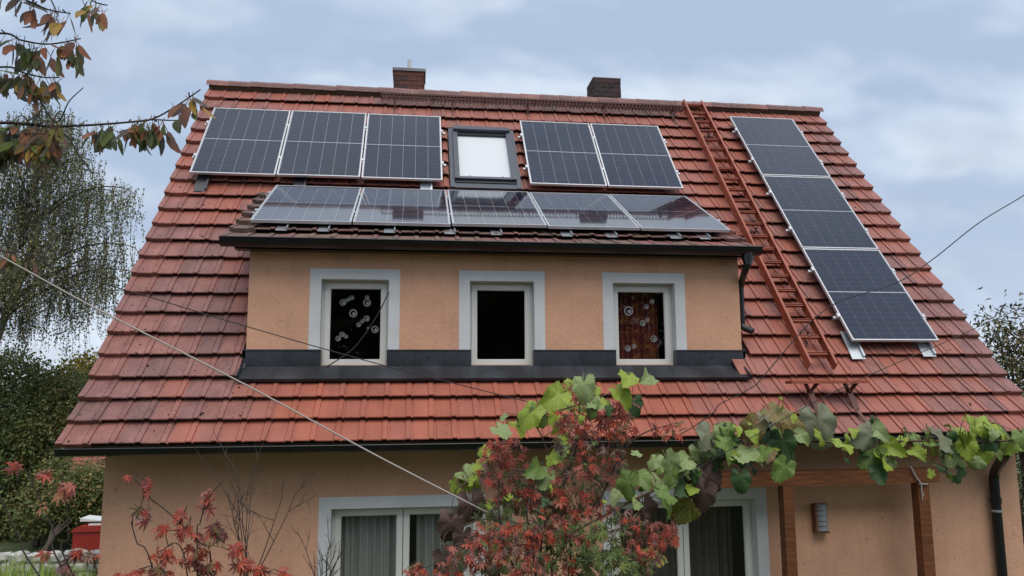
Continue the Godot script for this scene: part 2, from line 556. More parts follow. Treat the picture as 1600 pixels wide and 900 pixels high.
func dormer_roof(house: Node3D) -> void:
	var deck := MB.new()
	deck.box(Vector3(-3.9, -0.21, -0.25), Vector3(2.1, -0.15, 2.04), on_dormer(0, 0, 0))
	var roof := put(house, "dormer_roof", deck.mesh(), mats.dark_wood)
	var meshes := [tile_mb(TW, GAUGE).mesh(), tile_mb(TW, GAUGE, 0.06).mesh(), tile_mb(TW, GAUGE, 0.0, 0.02).mesh()]
	var cols := 26
	for k in 7:
		for i in cols:
			var u := -3.945 + TW * i
			var kinds := ["tile_old", "tile_lichen", "tile_old", "tile_f"] if u < -1.0 else (["tile_f", "tile_old", "tile_lichen", "tile_e"] if u < 1.3 else ["tile_d", "tile_e", "tile_f", "tile_d"])
			var xf := on_dormer(u, -2.095 + GAUGE * k, -0.085)
			xf = xf * Transform3D(Basis.from_euler(Vector3(rng.randf_range(-0.01, 0.006), rng.randf_range(-0.012, 0.012), rng.randf_range(-0.015, 0.015))), Vector3(0, rng.randf_range(-0.002, 0.005), rng.randf_range(-0.012, 0.012)))
			put(roof, "tile", meshes[1 if i == 0 else (2 if i == cols - 1 else 0)], mats[kinds[rng.randi() % 4]], xf)
	for u in [-3.42, -2.95, -2.2, -1.5, -0.95, -0.1, 0.45, 1.25, 1.62]:
		var pl := MB.new()
		pl.box(Vector3(-0.07, 0, -0.2), Vector3(0.06, 0.004, 0.0))
		pl.box(Vector3(0.045, 0.004, -0.2), Vector3(0.06, 0.035, -0.01))
		put(roof, "flashing_plate", pl.mesh(), mats.zinc, on_dormer(u, -1.83, -0.092))

func holed_wall(m: MB, x0: float, x1: float, y0: float, y1: float, z0: float, z1: float, holes: Array) -> void:
	var x := x0
	for h in holes:   # [x0, x1, y0, y1] sorted by x
		m.box(Vector3(x, y0, z0), Vector3(h[0], y1, z1))
		if h[2] > y0:
			m.box(Vector3(h[0], y0, z0), Vector3(h[1], h[2], z1))
		if h[3] < y1:
			m.box(Vector3(h[0], h[3], z0), Vector3(h[1], y1, z1))
		x = h[1]
	m.box(Vector3(x, y0, z0), Vector3(x1, y1, z1))

func rect_frame(m: MB, x0: float, x1: float, y0: float, y1: float, z0: float, z1: float, w: float, bottom := -1.0) -> void:
	var b := w if bottom < 0.0 else bottom
	m.box(Vector3(x0, y0, z0), Vector3(x0 + w, y1, z1))
	m.box(Vector3(x1 - w, y0, z0), Vector3(x1, y1, z1))
	m.box(Vector3(x0 + w, y1 - w, z0), Vector3(x1 - w, y1, z1))
	if b > 0.0:
		m.box(Vector3(x0 + w, y0, z0), Vector3(x1 - w, y0 + b, z1))

func window(house: Node3D, x0: float, x1: float, y0: float, y1: float, zf: float, sashes: int, label: String, trim_to: float) -> MeshInstance3D:
	var z := zf - 0.13
	var fr := MB.new()
	rect_frame(fr, x0, x1, y0, y1, z - 0.07, z, 0.045, 0.07)
	var win := put(house, "window", fr.mesh(), mats.window_white)
	win.set_meta("label", label)
	var iw := (x1 - x0 - 0.09) / sashes
	for i in sashes:
		var a := x0 + 0.045 + iw * i - (0.012 if i == 0 else -0.004)
		var b := x0 + 0.045 + iw * (i + 1) + (0.012 if i == sashes - 1 else -0.004)
		var sa := MB.new()
		rect_frame(sa, a, b, y0 + 0.058, y1 - 0.033, z + 0.001, z + 0.016, 0.056)
		rect_frame(sa, a + 0.045, b - 0.045, y0 + 0.103, y1 - 0.078, z - 0.02, z + 0.006, 0.02)
		put(win, "sash", sa.mesh(), mats.window_white)
		var gl := MB.new()
		gl.quad(Vector3(a + 0.05, y0 + 0.1, z - 0.014), Vector3(b - 0.05, y0 + 0.1, z - 0.014), Vector3(b - 0.05, y1 - 0.08, z - 0.014), Vector3(a + 0.05, y1 - 0.08, z - 0.014))
		put(win, "pane", gl.mesh(), mats.glass)
	# flat painted surround on the plaster, with its reveals
	var su := MB.new()
	var t := 0.122
	su.box(Vector3(x0 - t, trim_to, zf - 0.002), Vector3(x0, y1 + t - 0.006, zf + 0.006))
	su.box(Vector3(x1, trim_to, zf - 0.002), Vector3(x1 + t, y1 + t - 0.006, zf + 0.006))
	su.box(Vector3(x0, y1, zf - 0.002), Vector3(x1, y1 + t - 0.006, zf + 0.006))
	su.box(Vector3(x0, y0, z), Vector3(x0 + 0.004, y1, zf + 0.0055))
	su.box(Vector3(x1 - 0.004, y0, z), Vector3(x1, y1, zf + 0.0055))
	su.box(Vector3(x0 + 0.004, y1 - 0.004, z), Vector3(x1 - 0.004, y1, zf + 0.0055))
	put(win, "surround", su.mesh(), mats.surround)
	return win

func ring(m: MB, c: Vector3, r: float, w: float) -> void:
	var s := 20
	for i in s:
		var a := TAU * i / s
		var b := TAU * (i + 1) / s
		var p := Vector3(cos(a), sin(a), 0)
		var q := Vector3(cos(b), sin(b), 0)
		if w >= r:
			m.tri(c, c + p * r, c + q * r)
		else:
			m.quad(c + p * (r - w), c + p * r, c + q * r, c + q * (r - w))

func build_house() -> Node3D:
	var house := thing("house", "apricot plastered house with red tiled gable roof and wide dormer", "house")
	var zf := 0.1
	# walls
	var w := MB.new()
	var ga := [-2.742, -1.26, 0.85, 2.171]
	var gb := [0.26, 1.885, 0.85, 2.171]
	holed_wall(w, -4.98, 5.11, 0.0, 3.05, -0.2, zf, [ga, gb])
	var gable := PackedVector2Array()
	for q in [Vector3(0, 0, -0.2), Vector3(0, 3.0, -0.2), rp(0, -5.0, -0.275), rp(0, 0.85, -0.275), Vector3(0, rp(0, -5.0, -0.275).y, -7.826 - rp(0, -5.0, -0.275).z), Vector3(0, 3.0, -7.6), Vector3(0, 0, -7.6)]:
		gable.append(Vector2(q.z, q.y))
	var gx := Basis(Vector3(0, 0, 1), Vector3(0, 1, 0), Vector3(-1, 0, 0))
	var rev := gable.duplicate()
	rev.reverse()
	w.prism(gable, -5.11, -4.81, Transform3D(gx, Vector3.ZERO))
	w.prism(gable, 4.68, 4.98, Transform3D(gx, Vector3.ZERO))
	w.box(Vector3(-4.98, 0, -7.9), Vector3(5.11, 3.0, -7.6))
	put(house, "wall", w.mesh(), mats.plaster)
	var inn := MB.new()
	inn.box(Vector3(-4.67, 2.62, -7.6), Vector3(4.8, 2.72, -0.2))          # ceiling of the ground floor
	inn.box(Vector3(-4.67, 0.0, -3.2), Vector3(4.8, 2.62, -3.0))           # partition behind the front rooms
	inn.box(Vector3(-4.67, 3.3, -3.2), Vector3(4.8, 6.0, -3.0))            # partition behind the dormer room
	put(house, "inner_wall", inn.mesh(), mats.interior)
	main_roof(house)
	# eave board and soffit
	var so := MB.new()
	so.box(Vector3(-5.16, 2.80, zf), Vector3(5.16, 2.83, 0.46))
	so.box(Vector3(-5.16, 2.795, 0.46), Vector3(5.16, 2.87, 0.485))
	put(house, "soffit", so.mesh(), mats.dark_wood)
	# windows of the ground floor
	window(house, ga[0], ga[1], ga[2], ga[3], zf, 2, "white two-part window with net curtains on the ground floor", 0.85)
	window(house, gb[0], gb[1], gb[2], gb[3], zf, 2, "white two-part window behind the maple on the ground floor", 0.85)

	# dormer
	var zd := -0.30
	var holes := [[-2.955, -2.196, 3.612, 4.637], [-1.28, -0.523, 3.612, 4.637], [0.411, 1.176, 3.612, 4.637]]
	var dw := MB.new()
	holed_wall(dw, -3.741, 1.981, 3.45, 5.06, zd - 0.25, zd, holes)
	for sx in [[-3.741, -3.491], [1.731, 1.981]]:      # cheeks
		var poly := PackedVector2Array()
		for q in [Vector2(zd - 0.25, 3.6), Vector2(zd - 0.25, 5.06), Vector2(-2.0, 5.86), Vector2(-2.0, 5.75)]:
			poly.append(q)
		dw.prism(poly, -sx[1], -sx[0], Transform3D(gx, Vector3.ZERO))
	put(house, "dormer_wall", dw.mesh(), mats.plaster)
	var labels := ["white dormer window with ring stickers and a cable across it", "dark middle dormer window without stickers", "dormer window with ring stickers before a red curtain"]
	var wins := []
	for i in 3:
		var h: Array = holes[i]
		wins.append(window(house, h[0], h[1], h[2], h[3], zd, 1, labels[i], 3.834))
		var sill := MB.new()
		sill.box(Vector3(h[0] - 0.045, 3.577, zd - 0.13), Vector3(h[1] + 0.045, 3.606, zd + 0.075))
		put(wins[i], "sill", sill.mesh(), mats.skylight_dark)
	# round window stickers: photograph pixels, radius in pixels, disc inside
	var dots := [[[536, 472.5, 5], [543.5, 468.5, 3], [549.5, 465.3, 3.6], [573.5, 473, 6], [573.5, 464.5, 3.2], [552, 489.5, 6.2], [560.3, 507.2, 3.6], [566, 502, 3], [573, 497.7, 4.5], [586, 514.7, 5.5], [575, 512.5, 2], [534.5, 522.5, 4], [528.3, 529, 4], [540.5, 525.7, 3]], [], [[982.2, 485.8, 7.6], [1010, 479.4, 3.8], [1019, 471, 3.6], [1011.5, 499.6, 3.6], [1004.5, 505, 4.8], [1021.7, 529.4, 5.4], [990.5, 541, 3.8], [981, 544.5, 4.8]]]
	for i in 3:
		for d in dots[i]:
			var c := at_z(d[0], d[1], zd - 0.141)
			var r: float = d[2] * (cam.position.z - zd) / F
			var rm := MB.new()
			ring(rm, c, r, r * 0.26)
			ring(rm, c + Vector3(r * 0.15, -r * 0.12, 0.0), r * 0.42, r * 0.5)
			put(wins[i], "ring_sticker", rm.mesh(), mats.sticker)
	# lead band and apron below the dormer wall
	var edges := [[-3.772, -2.936], [-2.211, -1.263], [-0.538, 0.431], [1.16, 2.012]]
	for e in edges:
		var b := MB.new()
		b.box(Vector3(e[0], 3.652, zd - 0.09), Vector3(e[1], 3.835, zd + 0.03))
		b.box(Vector3(e[0], 3.823, zd + 0.03), Vector3(e[1], 3.838, zd + 0.036))
		b.box(Vector3(e[0], 3.647, zd + 0.03), Vector3(e[1], 3.663, zd + 0.042))
		put(house, "flashing_band", b.mesh(), mats.flashing)
	var ap := MB.new()
	var a1 := Vector3(0, 3.657, zd + 0.026)
	var a2 := rp(0, -5.255, -0.105)
	var dn := (a2 - a1).normalized()
	var nn := Vector3(0, dn.z, -dn.y)
	ap.box(Vector3(-3.755, -0.012, 0), Vector3(1.95, 0.0, (a2 - a1).length()), Transform3D(Basis(Vector3.RIGHT, nn, dn), a1))
	ap.box(Vector3(-3.755, -0.03, (a2 - a1).length()), Vector3(1.95, 0.003, (a2 - a1).length() + 0.004), Transform3D(Basis(Vector3.RIGHT, nn, dn), a1))
	for q in [[1.93, 1.95], [-3.775, -3.755]]:       # upstand beside the cheeks
		ap.box(Vector3(q[0], 0.0, -0.5), Vector3(q[1], 0.035, (a2 - a1).length()), Transform3D(Basis(Vector3.RIGHT, nn, dn), a1))
	ap.box(Vector3(-3.775, 3.4, zd - 0.3), Vector3(-3.7415, 3.84, zd + 0.03))
	ap.box(Vector3(1.982, 3.4, zd - 0.3), Vector3(2.01, 3.84, zd + 0.03))
	ap.box(Vector3(-3.83, -0.1, 2.0), Vector3(-3.735, -0.075, 5.2), on_roof(0, 0, -0.13))
	ap.box(Vector3(1.96, -0.1, 2.0), Vector3(2.09, -0.075, 5.0), on_roof(0, 0, -0.13))
	for x in [-3.5, -3.36, -2.98, -2.05, -1.62, -1.9, -0.92, -0.1, 0.05, 1.35, 1.62]:   # screw caps
		ap.tube([a1 + dn * 0.07 + Vector3(x, 0, 0), a1 + dn * 0.07 + nn * 0.006 + Vector3(x, 0, 0)], [0.009, 0.006], 8)
	put(house, "flashing_apron", ap.mesh(), mats.flashing)
	dormer_roof(house)

	# gutters
	gutter(house, -5.21, 5.26, Vector3(0, 2.85, 0.625), 0.068)
	var dg := on_dormer(0, -2.095, -0.085).origin
	gutter(house, -4.0, 2.15, dg + Vector3(0, -0.04, 0.065), 0.092)
	var fb := MB.new()
	fb.box(Vector3(-3.88, dg.y - 0.135, zd), Vector3(2.07, dg.y - 0.06, dg.z - 0.03))
	put(house, "dormer_fascia", fb.mesh(), mats.gutter)
	# rain pipes
	var dp := MB.new()
	var g0 := dg + Vector3(2.0, -0.11, 0.06)
	pipe(dp, curve([g0, g0 + Vector3(0.0, -0.10, 0), g0 + Vector3(-0.015, -0.2, -0.06), Vector3(2.03, 4.66, zd - 0.03), Vector3(2.025, 4.55, zd - 0.06), Vector3(2.025, 4.2, zd - 0.06), Vector3(2.03, 4.12, zd - 0.05), Vector3(2.12, 4.06, zd + 0.03)]), 0.04, 10)
	dp.tube([g0 + Vector3(0, 0.05, 0), g0 + Vector3(0, -0.05, 0), g0 + Vector3(0, -0.13, 0)], [0.08, 0.07, 0.045], 12)
	put(house, "downpipe", dp.mesh(), mats.gutter)
	var rpipe := MB.new()
	pipe(rpipe, curve([Vector3(4.56, 2.80, 0.62), Vector3(4.56, 2.70, 0.62), Vector3(4.58, 2.63, 0.57), Vector3(4.7, 2.47, 0.29), Vector3(4.745, 2.38, 0.19), Vector3(4.745, 2.2, 0.175), Vector3(4.745, 1.2, 0.175), Vector3(4.745, 0.0, 0.175)]), 0.053, 14)
	rpipe.tube([Vector3(4.745, 2.13, 0.175), Vector3(4.745, 2.06, 0.175)], [0.061, 0.061], 14)
	var down := put(house, "downpipe", rpipe.mesh(), mats.gutter)
	var clip := MB.new()
	clip.tube([Vector3(4.745, 1.99, 0.175), Vector3(4.745, 1.965, 0.175)], [0.058, 0.058], 14)
	clip.box(Vector3(4.73, 1.965, 0.09), Vector3(4.76, 1.99, 0.13))
	put(down, "pipe_clip", clip.mesh(), mats.zinc)

	# roof window
	skylight(house)
	chimney(house, -2.315, -1.79, 8.0, 8.80, -4.1, true)
	chimney(house, 1.17, 1.665, 8.0, 8.84, -4.1, false)
	return house

func pipe(m: MB, p: Array, r: float, seg := 8) -> void:
	var q := []
	for i in p.size():
		q.append(r)
	m.tube(p, q, seg)

func curve(p: Array) -> Array:   # rounded path through the points
	var c := Curve3D.new()
	for i in p.size():
		var a: Vector3 = p[maxi(i - 1, 0)]
		var b: Vector3 = p[mini(i + 1, p.size() - 1)]
		var t := (b - a) / 6.0
		c.add_point(p[i], -t, t)
	c.bake_interval = 0.04
	return Array(c.get_baked_points())

func gutter(house: Node3D, x0: float, x1: float, c: Vector3, r: float) -> void:
	var m := MB.new()
	var n := 10
	for j in n:
		var a0 := PI + PI * j / n
		var a1 := PI + PI * (j + 1) / n
		var p := func(a: float, x: float, q: float): return Vector3(x, c.y + sin(a) * q, c.z - cos(a) * q)
		m.quad(p.call(a1, x0, r), p.call(a1, x1, r), p.call(a0, x1, r), p.call(a0, x0, r))
		m.quad(p.call(a0, x0, r - 0.004), p.call(a0, x1, r - 0.004), p.call(a1, x1, r - 0.004), p.call(a1, x0, r - 0.004))
		for x in [x0, x1]:
			m.tri(Vector3(x, c.y, c.z), p.call(a0, x, r), p.call(a1, x, r))
	m.tube([Vector3(x0, c.y + 0.002, c.z + r), Vector3(x1, c.y + 0.002, c.z + r)], [0.009, 0.009], 8)
	var g := put(house, "gutter", m.mesh(), mats.gutter)
	var x := x0 + 0.45
	while x < x1:
		var b := MB.new()
		for j in 8:
			var a0 := PI + PI * j / 8
			var a1 := PI + PI * (j + 1) / 8
			var p := func(a: float, xx: float, q: float): return Vector3(xx, c.y + sin(a) * q, c.z - cos(a) * q)
			b.quad(p.call(a1, x, r + 0.005), p.call(a1, x + 0.028, r + 0.005), p.call(a0, x + 0.028, r + 0.005), p.call(a0, x, r + 0.005))
		put(g, "bracket", b.mesh(), mats.gutter)
		x += 0.82

func skylight(house: Node3D) -> void:
	var xf := on_roof(-1.42, -0.19, -0.13)     # top left corner; z runs down the slope
	var w := 1.03
	var h := 1.55
	var fl := MB.new()                          # flashing collar
	fl.box(Vector3(0, 0.0, 0), Vector3(0.065, 0.04, h), xf)
	fl.box(Vector3(w - 0.065, 0.0, 0), Vector3(w, 0.04, h), xf)
	fl.box(Vector3(0.065, 0.0, 0), Vector3(w - 0.065, 0.04, 0.06), xf)
	fl.box(Vector3(0.065, 0.0, h - 0.11), Vector3(w - 0.065, 0.03, h), xf)
	var sk := put(house, "roof_window", fl.mesh(), mats.skylight_frame)
	sk.set_meta("label", "dark framed roof window with a white blind")
	var fr := MB.new()
	fr.box(Vector3(0.065, 0.0, 0.06), Vector3(0.135, 0.085, h - 0.16), xf)
	fr.box(Vector3(w - 0.135, 0.0, 0.06), Vector3(w - 0.065, 0.085, h - 0.16), xf)
	fr.box(Vector3(0.135, 0.0, h - 0.21), Vector3(w - 0.135, 0.08, h - 0.16), xf)
	put(sk, "frame", fr.mesh(), mats.skylight_frame)
	var co := MB.new()
	co.box(Vector3(0.075, 0.086, 0.055), Vector3(w - 0.075, 0.125, 0.14), xf)
	put(sk, "top_cover", co.mesh(), mats.skylight_frame)
	var dk := MB.new()
	dk.box(Vector3(0.135, 0.0, 0.06), Vector3(w - 0.135, 0.06, 0.195), xf)
	dk.box(Vector3(0.075, 0.0, h - 0.16), Vector3(w - 0.075, 0.045, h - 0.11), xf)
	put(sk, "seal", dk.mesh(), mats.skylight_dark)
	var bl := MB.new()
	bl.box(Vector3(0.135, 0.0, 0.195), Vector3(w - 0.135, 0.02, h - 0.21), xf)
	put(sk, "blind", bl.mesh(), mats.blind)
	var gl := MB.new()
	gl.quad(xf * Vector3(0.135, 0.055, h - 0.21), xf * Vector3(w - 0.135, 0.055, h - 0.21), xf * Vector3(w - 0.135, 0.055, 0.195), xf * Vector3(0.135, 0.055, 0.195))
	put(sk, "pane", gl.mesh(), mats.glass)
	for x in [0.28, 0.76]:
		var c := MB.new()
		c.box(Vector3(x, 0.056, h - 0.25), Vector3(x + 0.014, 0.068, h - 0.2), xf)
		put(sk, "pane_clip", c.mesh(), mats.skylight_dark)

func chimney(house: Node3D, x0: float, x1: float, y0: float, y1: float, zf: float, capped: bool) -> void:
	var core := MB.new()
	var d := x1 - x0
	core.box(Vector3(x0 + 0.012, y0 - 1.2, zf - d + 0.012), Vector3(x1 - 0.012, y1 - 0.004, zf - 0.012))
	var ch := put(house, "chimney", core.mesh(), mats.mortar)
	ch.set_meta("label", "brick chimney with a concrete cap and a thin pipe" if capped else "dark brick chimney without a cap")
	var bl := 0.25
	var bh := 0.085
	var y := y1 - bh
	var row := 0
	while y > y0:
		for side in 4:
			var x := -bl * 0.5 if row % 2 == 0 else 0.0
			while x < d - 0.01:
				var a := maxf(x, 0.0) + 0.005
				var b := minf(x + bl, d) - 0.005
				if b - a > 0.03:
					var m := MB.new()
					var xf := Transform3D(Basis(Vector3.UP, side * PI / 2), Vector3((x0 + x1) / 2, y, zf - d / 2))
					m.box(Vector3(a - d / 2, 0.005, d / 2 - 0.05), Vector3(b - d / 2, bh - 0.005, d / 2 + rng.randf_range(-0.003, 0.004)), xf)
					put(ch, "brick", m.mesh(), mats[["brick_a", "brick_b", "brick_a"][rng.randi() % 3] if capped else ["brick_c", "brick_b", "brick_c"][rng.randi() % 3]])
				x += bl
		y -= bh
		row += 1
	if capped:
		var c := MB.new()
		c.box(Vector3(x0 - 0.02, y1, zf - d - 0.02), Vector3(x1 + 0.02, y1 + 0.05, zf + 0.02))
		put(ch, "cap", c.mesh(), mats.concrete)
		var p := MB.new()
		var o := Vector3((x0 + x1) / 2, y1 + 0.05, zf - d / 2)
		p.tube([o, o + Vector3(0, 0.05, 0), o + Vector3(0, 0.09, 0), o + Vector3(0, 0.1, 0), o + Vector3(0, 0.27, 0)], [0.07, 0.068, 0.045, 0.034, 0.034], 12)
		put(ch, "flue_pipe", p.mesh(), mats.pipe_white)
	else:
		var c := MB.new()
		c.box(Vector3(x0 - 0.006, y1, zf - d - 0.006), Vector3(x1 + 0.006, y1 + 0.014, zf + 0.006))
		put(ch, "cap", c.mesh(), mats.concrete)

# ------------------------------------------------------------------ things on the roof
func build_panels() -> void:
	var fr := MB.new()      # origin: top left corner of the glass side, z down the slope
	var b := 0.017
	fr.box(Vector3(0, -0.035, 0), Vector3(b, 0, PL))
	fr.box(Vector3(PW - b, -0.035, 0), Vector3(PW, 0, PL))
	fr.box(Vector3(b, -0.035, 0), Vector3(PW - b, 0, b))
	fr.box(Vector3(b, -0.035, PL - b), Vector3(PW - b, 0, PL))
	var frame := fr.mesh()
	var bs := MB.new()
	bs.box(Vector3(b, -0.016, b), Vector3(PW - b, -0.008, PL - b))
	var back := bs.mesh()
	var gl := MB.new()
	gl.quad(Vector3(b, -0.003, PL - b), Vector3(PW - b, -0.003, PL - b), Vector3(PW - b, -0.003, b), Vector3(b, -0.003, b))
	var glass := gl.mesh()
	var cw := (PW - 2 * b - 0.012) / 6.0
	var chh := (PL - 2 * b - 0.012 - 0.019) / 2.0
	var ce := MB.new()
	ce.box(Vector3(0, 0, 0), Vector3(cw - 0.0045, 0.003, chh))
	var cell := ce.mesh()
	var arrays := [
		[3, 0, on_roof(-4.98, 0.0, 0.0), "in the row of three by the roof window", "panels left of the roof window", ["at the gable", "in the middle", "nearest the window"]],
		[2, 0, on_roof(-0.277, -0.0295, 0.0), "in the pair beside the roof window", "panels right of the roof window", ["next to the roof window", "next to the roof ladder"]],
		[3, 1, on_roof(3.364, 0.375, 0.0), "in the column beside the roof ladder", "panels in the column beside the ladder", ["topmost, just under the ridge", "in the middle", "lowest, above two metal plates"]],
		[5, 0, on_dormer(-3.785, 0.0, 0.0), "on the dormer roof", "panels in the row on the dormer", ["at the gable end", "second from the gable", "below the roof window", "second from the ladder", "at the ladder end"]]]
	for a in arrays:
		for i in a[0]:
			var xf: Transform3D = a[2] * Transform3D(Basis(), Vector3(i * (PW + 0.02) if a[1] == 0 else 0.0, rng.randf_range(-0.002, 0.002), i * (PL + 0.02) if a[1] == 1 else 0.0))
			xf = xf * Transform3D(Basis.from_euler(Vector3(rng.randf_range(-0.003, 0.003), 0, rng.randf_range(-0.003, 0.003))), Vector3.ZERO)
			var p := thing("solar_panel", "silver framed solar panel %s, %s" % [a[3], a[5][i]], "solar panel", xf, a[4])
			put(p, "frame", frame, mats.aluminium)
			put(p, "backing", back, mats.backsheet)
			for r in 2:
				for c in 6:
					put(p, "cell", cell, mats.cell, Transform3D(Basis(), Vector3(b + 0.006 + 0.003 + c * cw, -0.0079, b + 0.006 + r * (chh + 0.019))))
			put(p, "glass", glass, mats.solar_glass)
			# clamps at the sides
			for q in [0.42, PL - 0.42]:
				if a[1] == 1 or i == 0:
					var cl := MB.new()
					cl.box(Vector3(-0.03, -0.036, q - 0.03), Vector3(-0.001, 0.003, q + 0.03))
					cl.box(Vector3(-0.03, 0.003, q - 0.03), Vector3(0.009, 0.006, q + 0.03))
					put(p, "clamp", cl.mesh(), mats.aluminium)
				if a[1] == 1 or i == a[0] - 1:
					var cl := MB.new()
					cl.box(Vector3(PW + 0.001, -0.036, q - 0.03), Vector3(PW + 0.024, 0.003, q + 0.03))
					cl.box(Vector3(PW - 0.009, 0.003, q - 0.03), Vector3(PW + 0.024, 0.006, q + 0.03))
					put(p, "clamp", cl.mesh(), mats.aluminium)
				elif a[1] == 0:
					var cl := MB.new()
					cl.box(Vector3(PW - 0.006, 0.0025, q - 0.025), Vector3(PW + 0.026, 0.006, q + 0.025))
					put(p, "clamp", cl.mesh(), mats.aluminium)
		# rails under the panels
		for q in [0.42, PL - 0.42]:
			var edge := "upper" if q < 0.8 else "lower"
			for j in (a[0] if a[1] == 1 else 1):
				var z: float = q + j * (PL + 0.02)
				var ln: float = PW if a[1] == 1 else a[0] * (PW + 0.02) - 0.02
				var rail := thing("mounting_rail", "%s mounting rail under the panels %s%s" % [edge, a[3], (", " + a[5][j].split(",")[0]) if a[1] == 1 else ""], "rail", a[2], "rails under the %s" % a[4])
				var m := MB.new()
				m.box(Vector3(-0.06, -0.072, z - 0.018), Vector3(ln + 0.06, -0.037, z + 0.018))
				put(rail, "beam", m.mesh(), mats.rail_metal)
				var off := -0.125 if a[3] != "on the dormer roof" else -0.086
				var x := 0.25
				while x < ln:
					var hk := MB.new()
					hk.box(Vector3(x, off, z + 0.0185), Vector3(x + 0.035, -0.04, z + 0.025))
					hk.box(Vector3(x, off, z + 0.025), Vector3(x + 0.035, off + 0.006, z + 0.12))
					put(rail, "roof_hook", hk.mesh(), mats.rail_metal)
					x += 0.92

func build_ladder() -> void:
	var t := thing("roof_ladder", "red painted metal roof ladder lying on the tiles up to the ridge", "ladder", on_roof(2.655, 0.84, -0.085))
	var ln := 6.0
	for x in [0.0, 0.335]:
		var m := MB.new()
		m.box(Vector3(x, 0.0, 0.0), Vector3(x + 0.008, 0.112, ln))
		m.box(Vector3(x - 0.022 if x > 0 else x + 0.006, 0.0, 0.0), Vector3(x if x > 0 else x + 0.028, 0.006, ln))
		m.box(Vector3(x - 0.022 if x > 0 else x + 0.006, 0.105, 0.0), Vector3(x if x > 0 else x + 0.03, 0.112, ln))
		put(t, "stile", m.mesh(), mats.red_metal)
	var z := 0.11
	while z < ln:
		var m := MB.new()
		m.box(Vector3(0.006, 0.044, z - 0.02), Vector3(0.335, 0.066, z + 0.02))
		m.box(Vector3(0.006, 0.066, z - 0.02), Vector3(0.335, 0.08, z - 0.013))
		m.box(Vector3(0.006, 0.066, z + 0.013), Vector3(0.335, 0.08, z + 0.02))
		put(t, "rung", m.mesh(), mats.red_metal)
		z += 0.2715
	for q in [0.5, 1.0, 3.45, 5.45]:
		var m := MB.new()
		m.box(Vector3(0.17, -0.04, q - 0.10), Vector3(0.2, -0.03, q + 0.12))
		m.box(Vector3(0.17, -0.03, q + 0.03), Vector3(0.2, 0.1, q + 0.036))
		m.box(Vector3(0.15, 0.04, q + 0.036), Vector3(0.22, 0.055, q + 0.075))
		m.tube([Vector3(0.185, 0.07, q + 0.03), Vector3(0.185, 0.07, q + 0.09)], [0.012, 0.012], 6)
		put(t, "hook", m.mesh(), mats.brown_metal)

func build_walkway() -> void:
	var o := Vector3(-2.5, 8.165, -3.76)
	var t := thing("roof_walkway", "long red metal grating walkway on brackets just below the ridge", "walkway", Transform3D(Basis(), o))
	var ln := 5.12
	var fr := MB.new()
	for z in [0.0, 0.245]:
		fr.box(Vector3(0, -0.024, z), Vector3(ln, 0.0, z + 0.004))
	for x in [0.0, 0.85, 1.7, 2.55, 3.4, 4.25, ln - 0.004]:
		fr.box(Vector3(x, -0.04, 0.004), Vector3(x + 0.004, 0.0, 0.245))
	put(t, "frame", fr.mesh(), mats.brown_metal)
	var gr := MB.new()
	for z in [0.124]:
		gr.box(Vector3(0.004, -0.034, z), Vector3(ln - 0.004, -0.001, z + 0.003))
	var n := 84
	for i in n:
		var x := 0.02 + (ln - 0.04) * i / n
		gr.box(Vector3(x, -0.036, 0.0045), Vector3(x + 0.003, -0.006, 0.2445))
		for z in [-0.004, 0.249]:      # serrated rim
			gr.box(Vector3(x, -0.05, z), Vector3(x + 0.014, -0.0245, z + 0.004))
	put(t, "grating", gr.mesh(), mats.brown_metal).set_meta("kind", "stuff")
	for x in [0.23, 1.17, 2.42, 3.72, 4.93]:
		var m := MB.new()
		m.bar(Vector3(x, -0.045, 0.24), Vector3(x, -0.06, 0.02), 0.02, 0.012)
		m.bar(Vector3(x, -0.05, 0.235), Vector3(x, -0.24, 0.2), 0.02, 0.014)
		m.bar(Vector3(x, -0.06, 0.03), Vector3(x, -0.3, 0.235), 0.022, 0.01)
		m.bar(Vector3(x, -0.30, 0.235), Vector3(x, -0.42, 0.33), 0.03, 0.008)
		put(t, "bracket", m.mesh(), mats.brown_metal)

func build_step() -> void:
	var o := rp(2.26, -5.50, 0.10)
	var t := thing("roof_step", "short red metal roof step on two forked brackets below the ladder", "roof step", Transform3D(Basis(), o))
	var m := MB.new()
	m.box(Vector3(0, 0, -0.13), Vector3(0.93, 0.018, 0.02))
	m.box(Vector3(0, -0.014, -0.13), Vector3(0.93, 0.0, -0.124))
	m.box(Vector3(0, -0.014, 0.014), Vector3(0.93, 0.0, 0.02))
	m.box(Vector3(0, -0.012, -0.06), Vector3(0.93, 0.0, -0.045))
	put(t, "tread", m.mesh(), mats.red_metal)
	for x in [0.26, 0.73]:
		var k := MB.new()
		var node := Vector3(x, -0.115, -0.075)
		k.bar(Vector3(x - 0.075, -0.005, -0.03), node, 0.016, 0.065, Vector3.BACK)
		k.bar(Vector3(x + 0.075, -0.005, -0.03), node, 0.016, 0.065, Vector3.BACK)
		k.bar(node + Vector3(0, 0.02, 0), Vector3(x + 0.02, -0.31, 0.02), 0.065, 0.02, Vector3.BACK)
		k.bar(Vector3(x + 0.02, -0.31, 0.02), Vector3(x + 0.06, -0.43, 0.13), 0.03, 0.012, Vector3.BACK)
		put(t, "bracket", k.mesh(), mats.brown_metal)

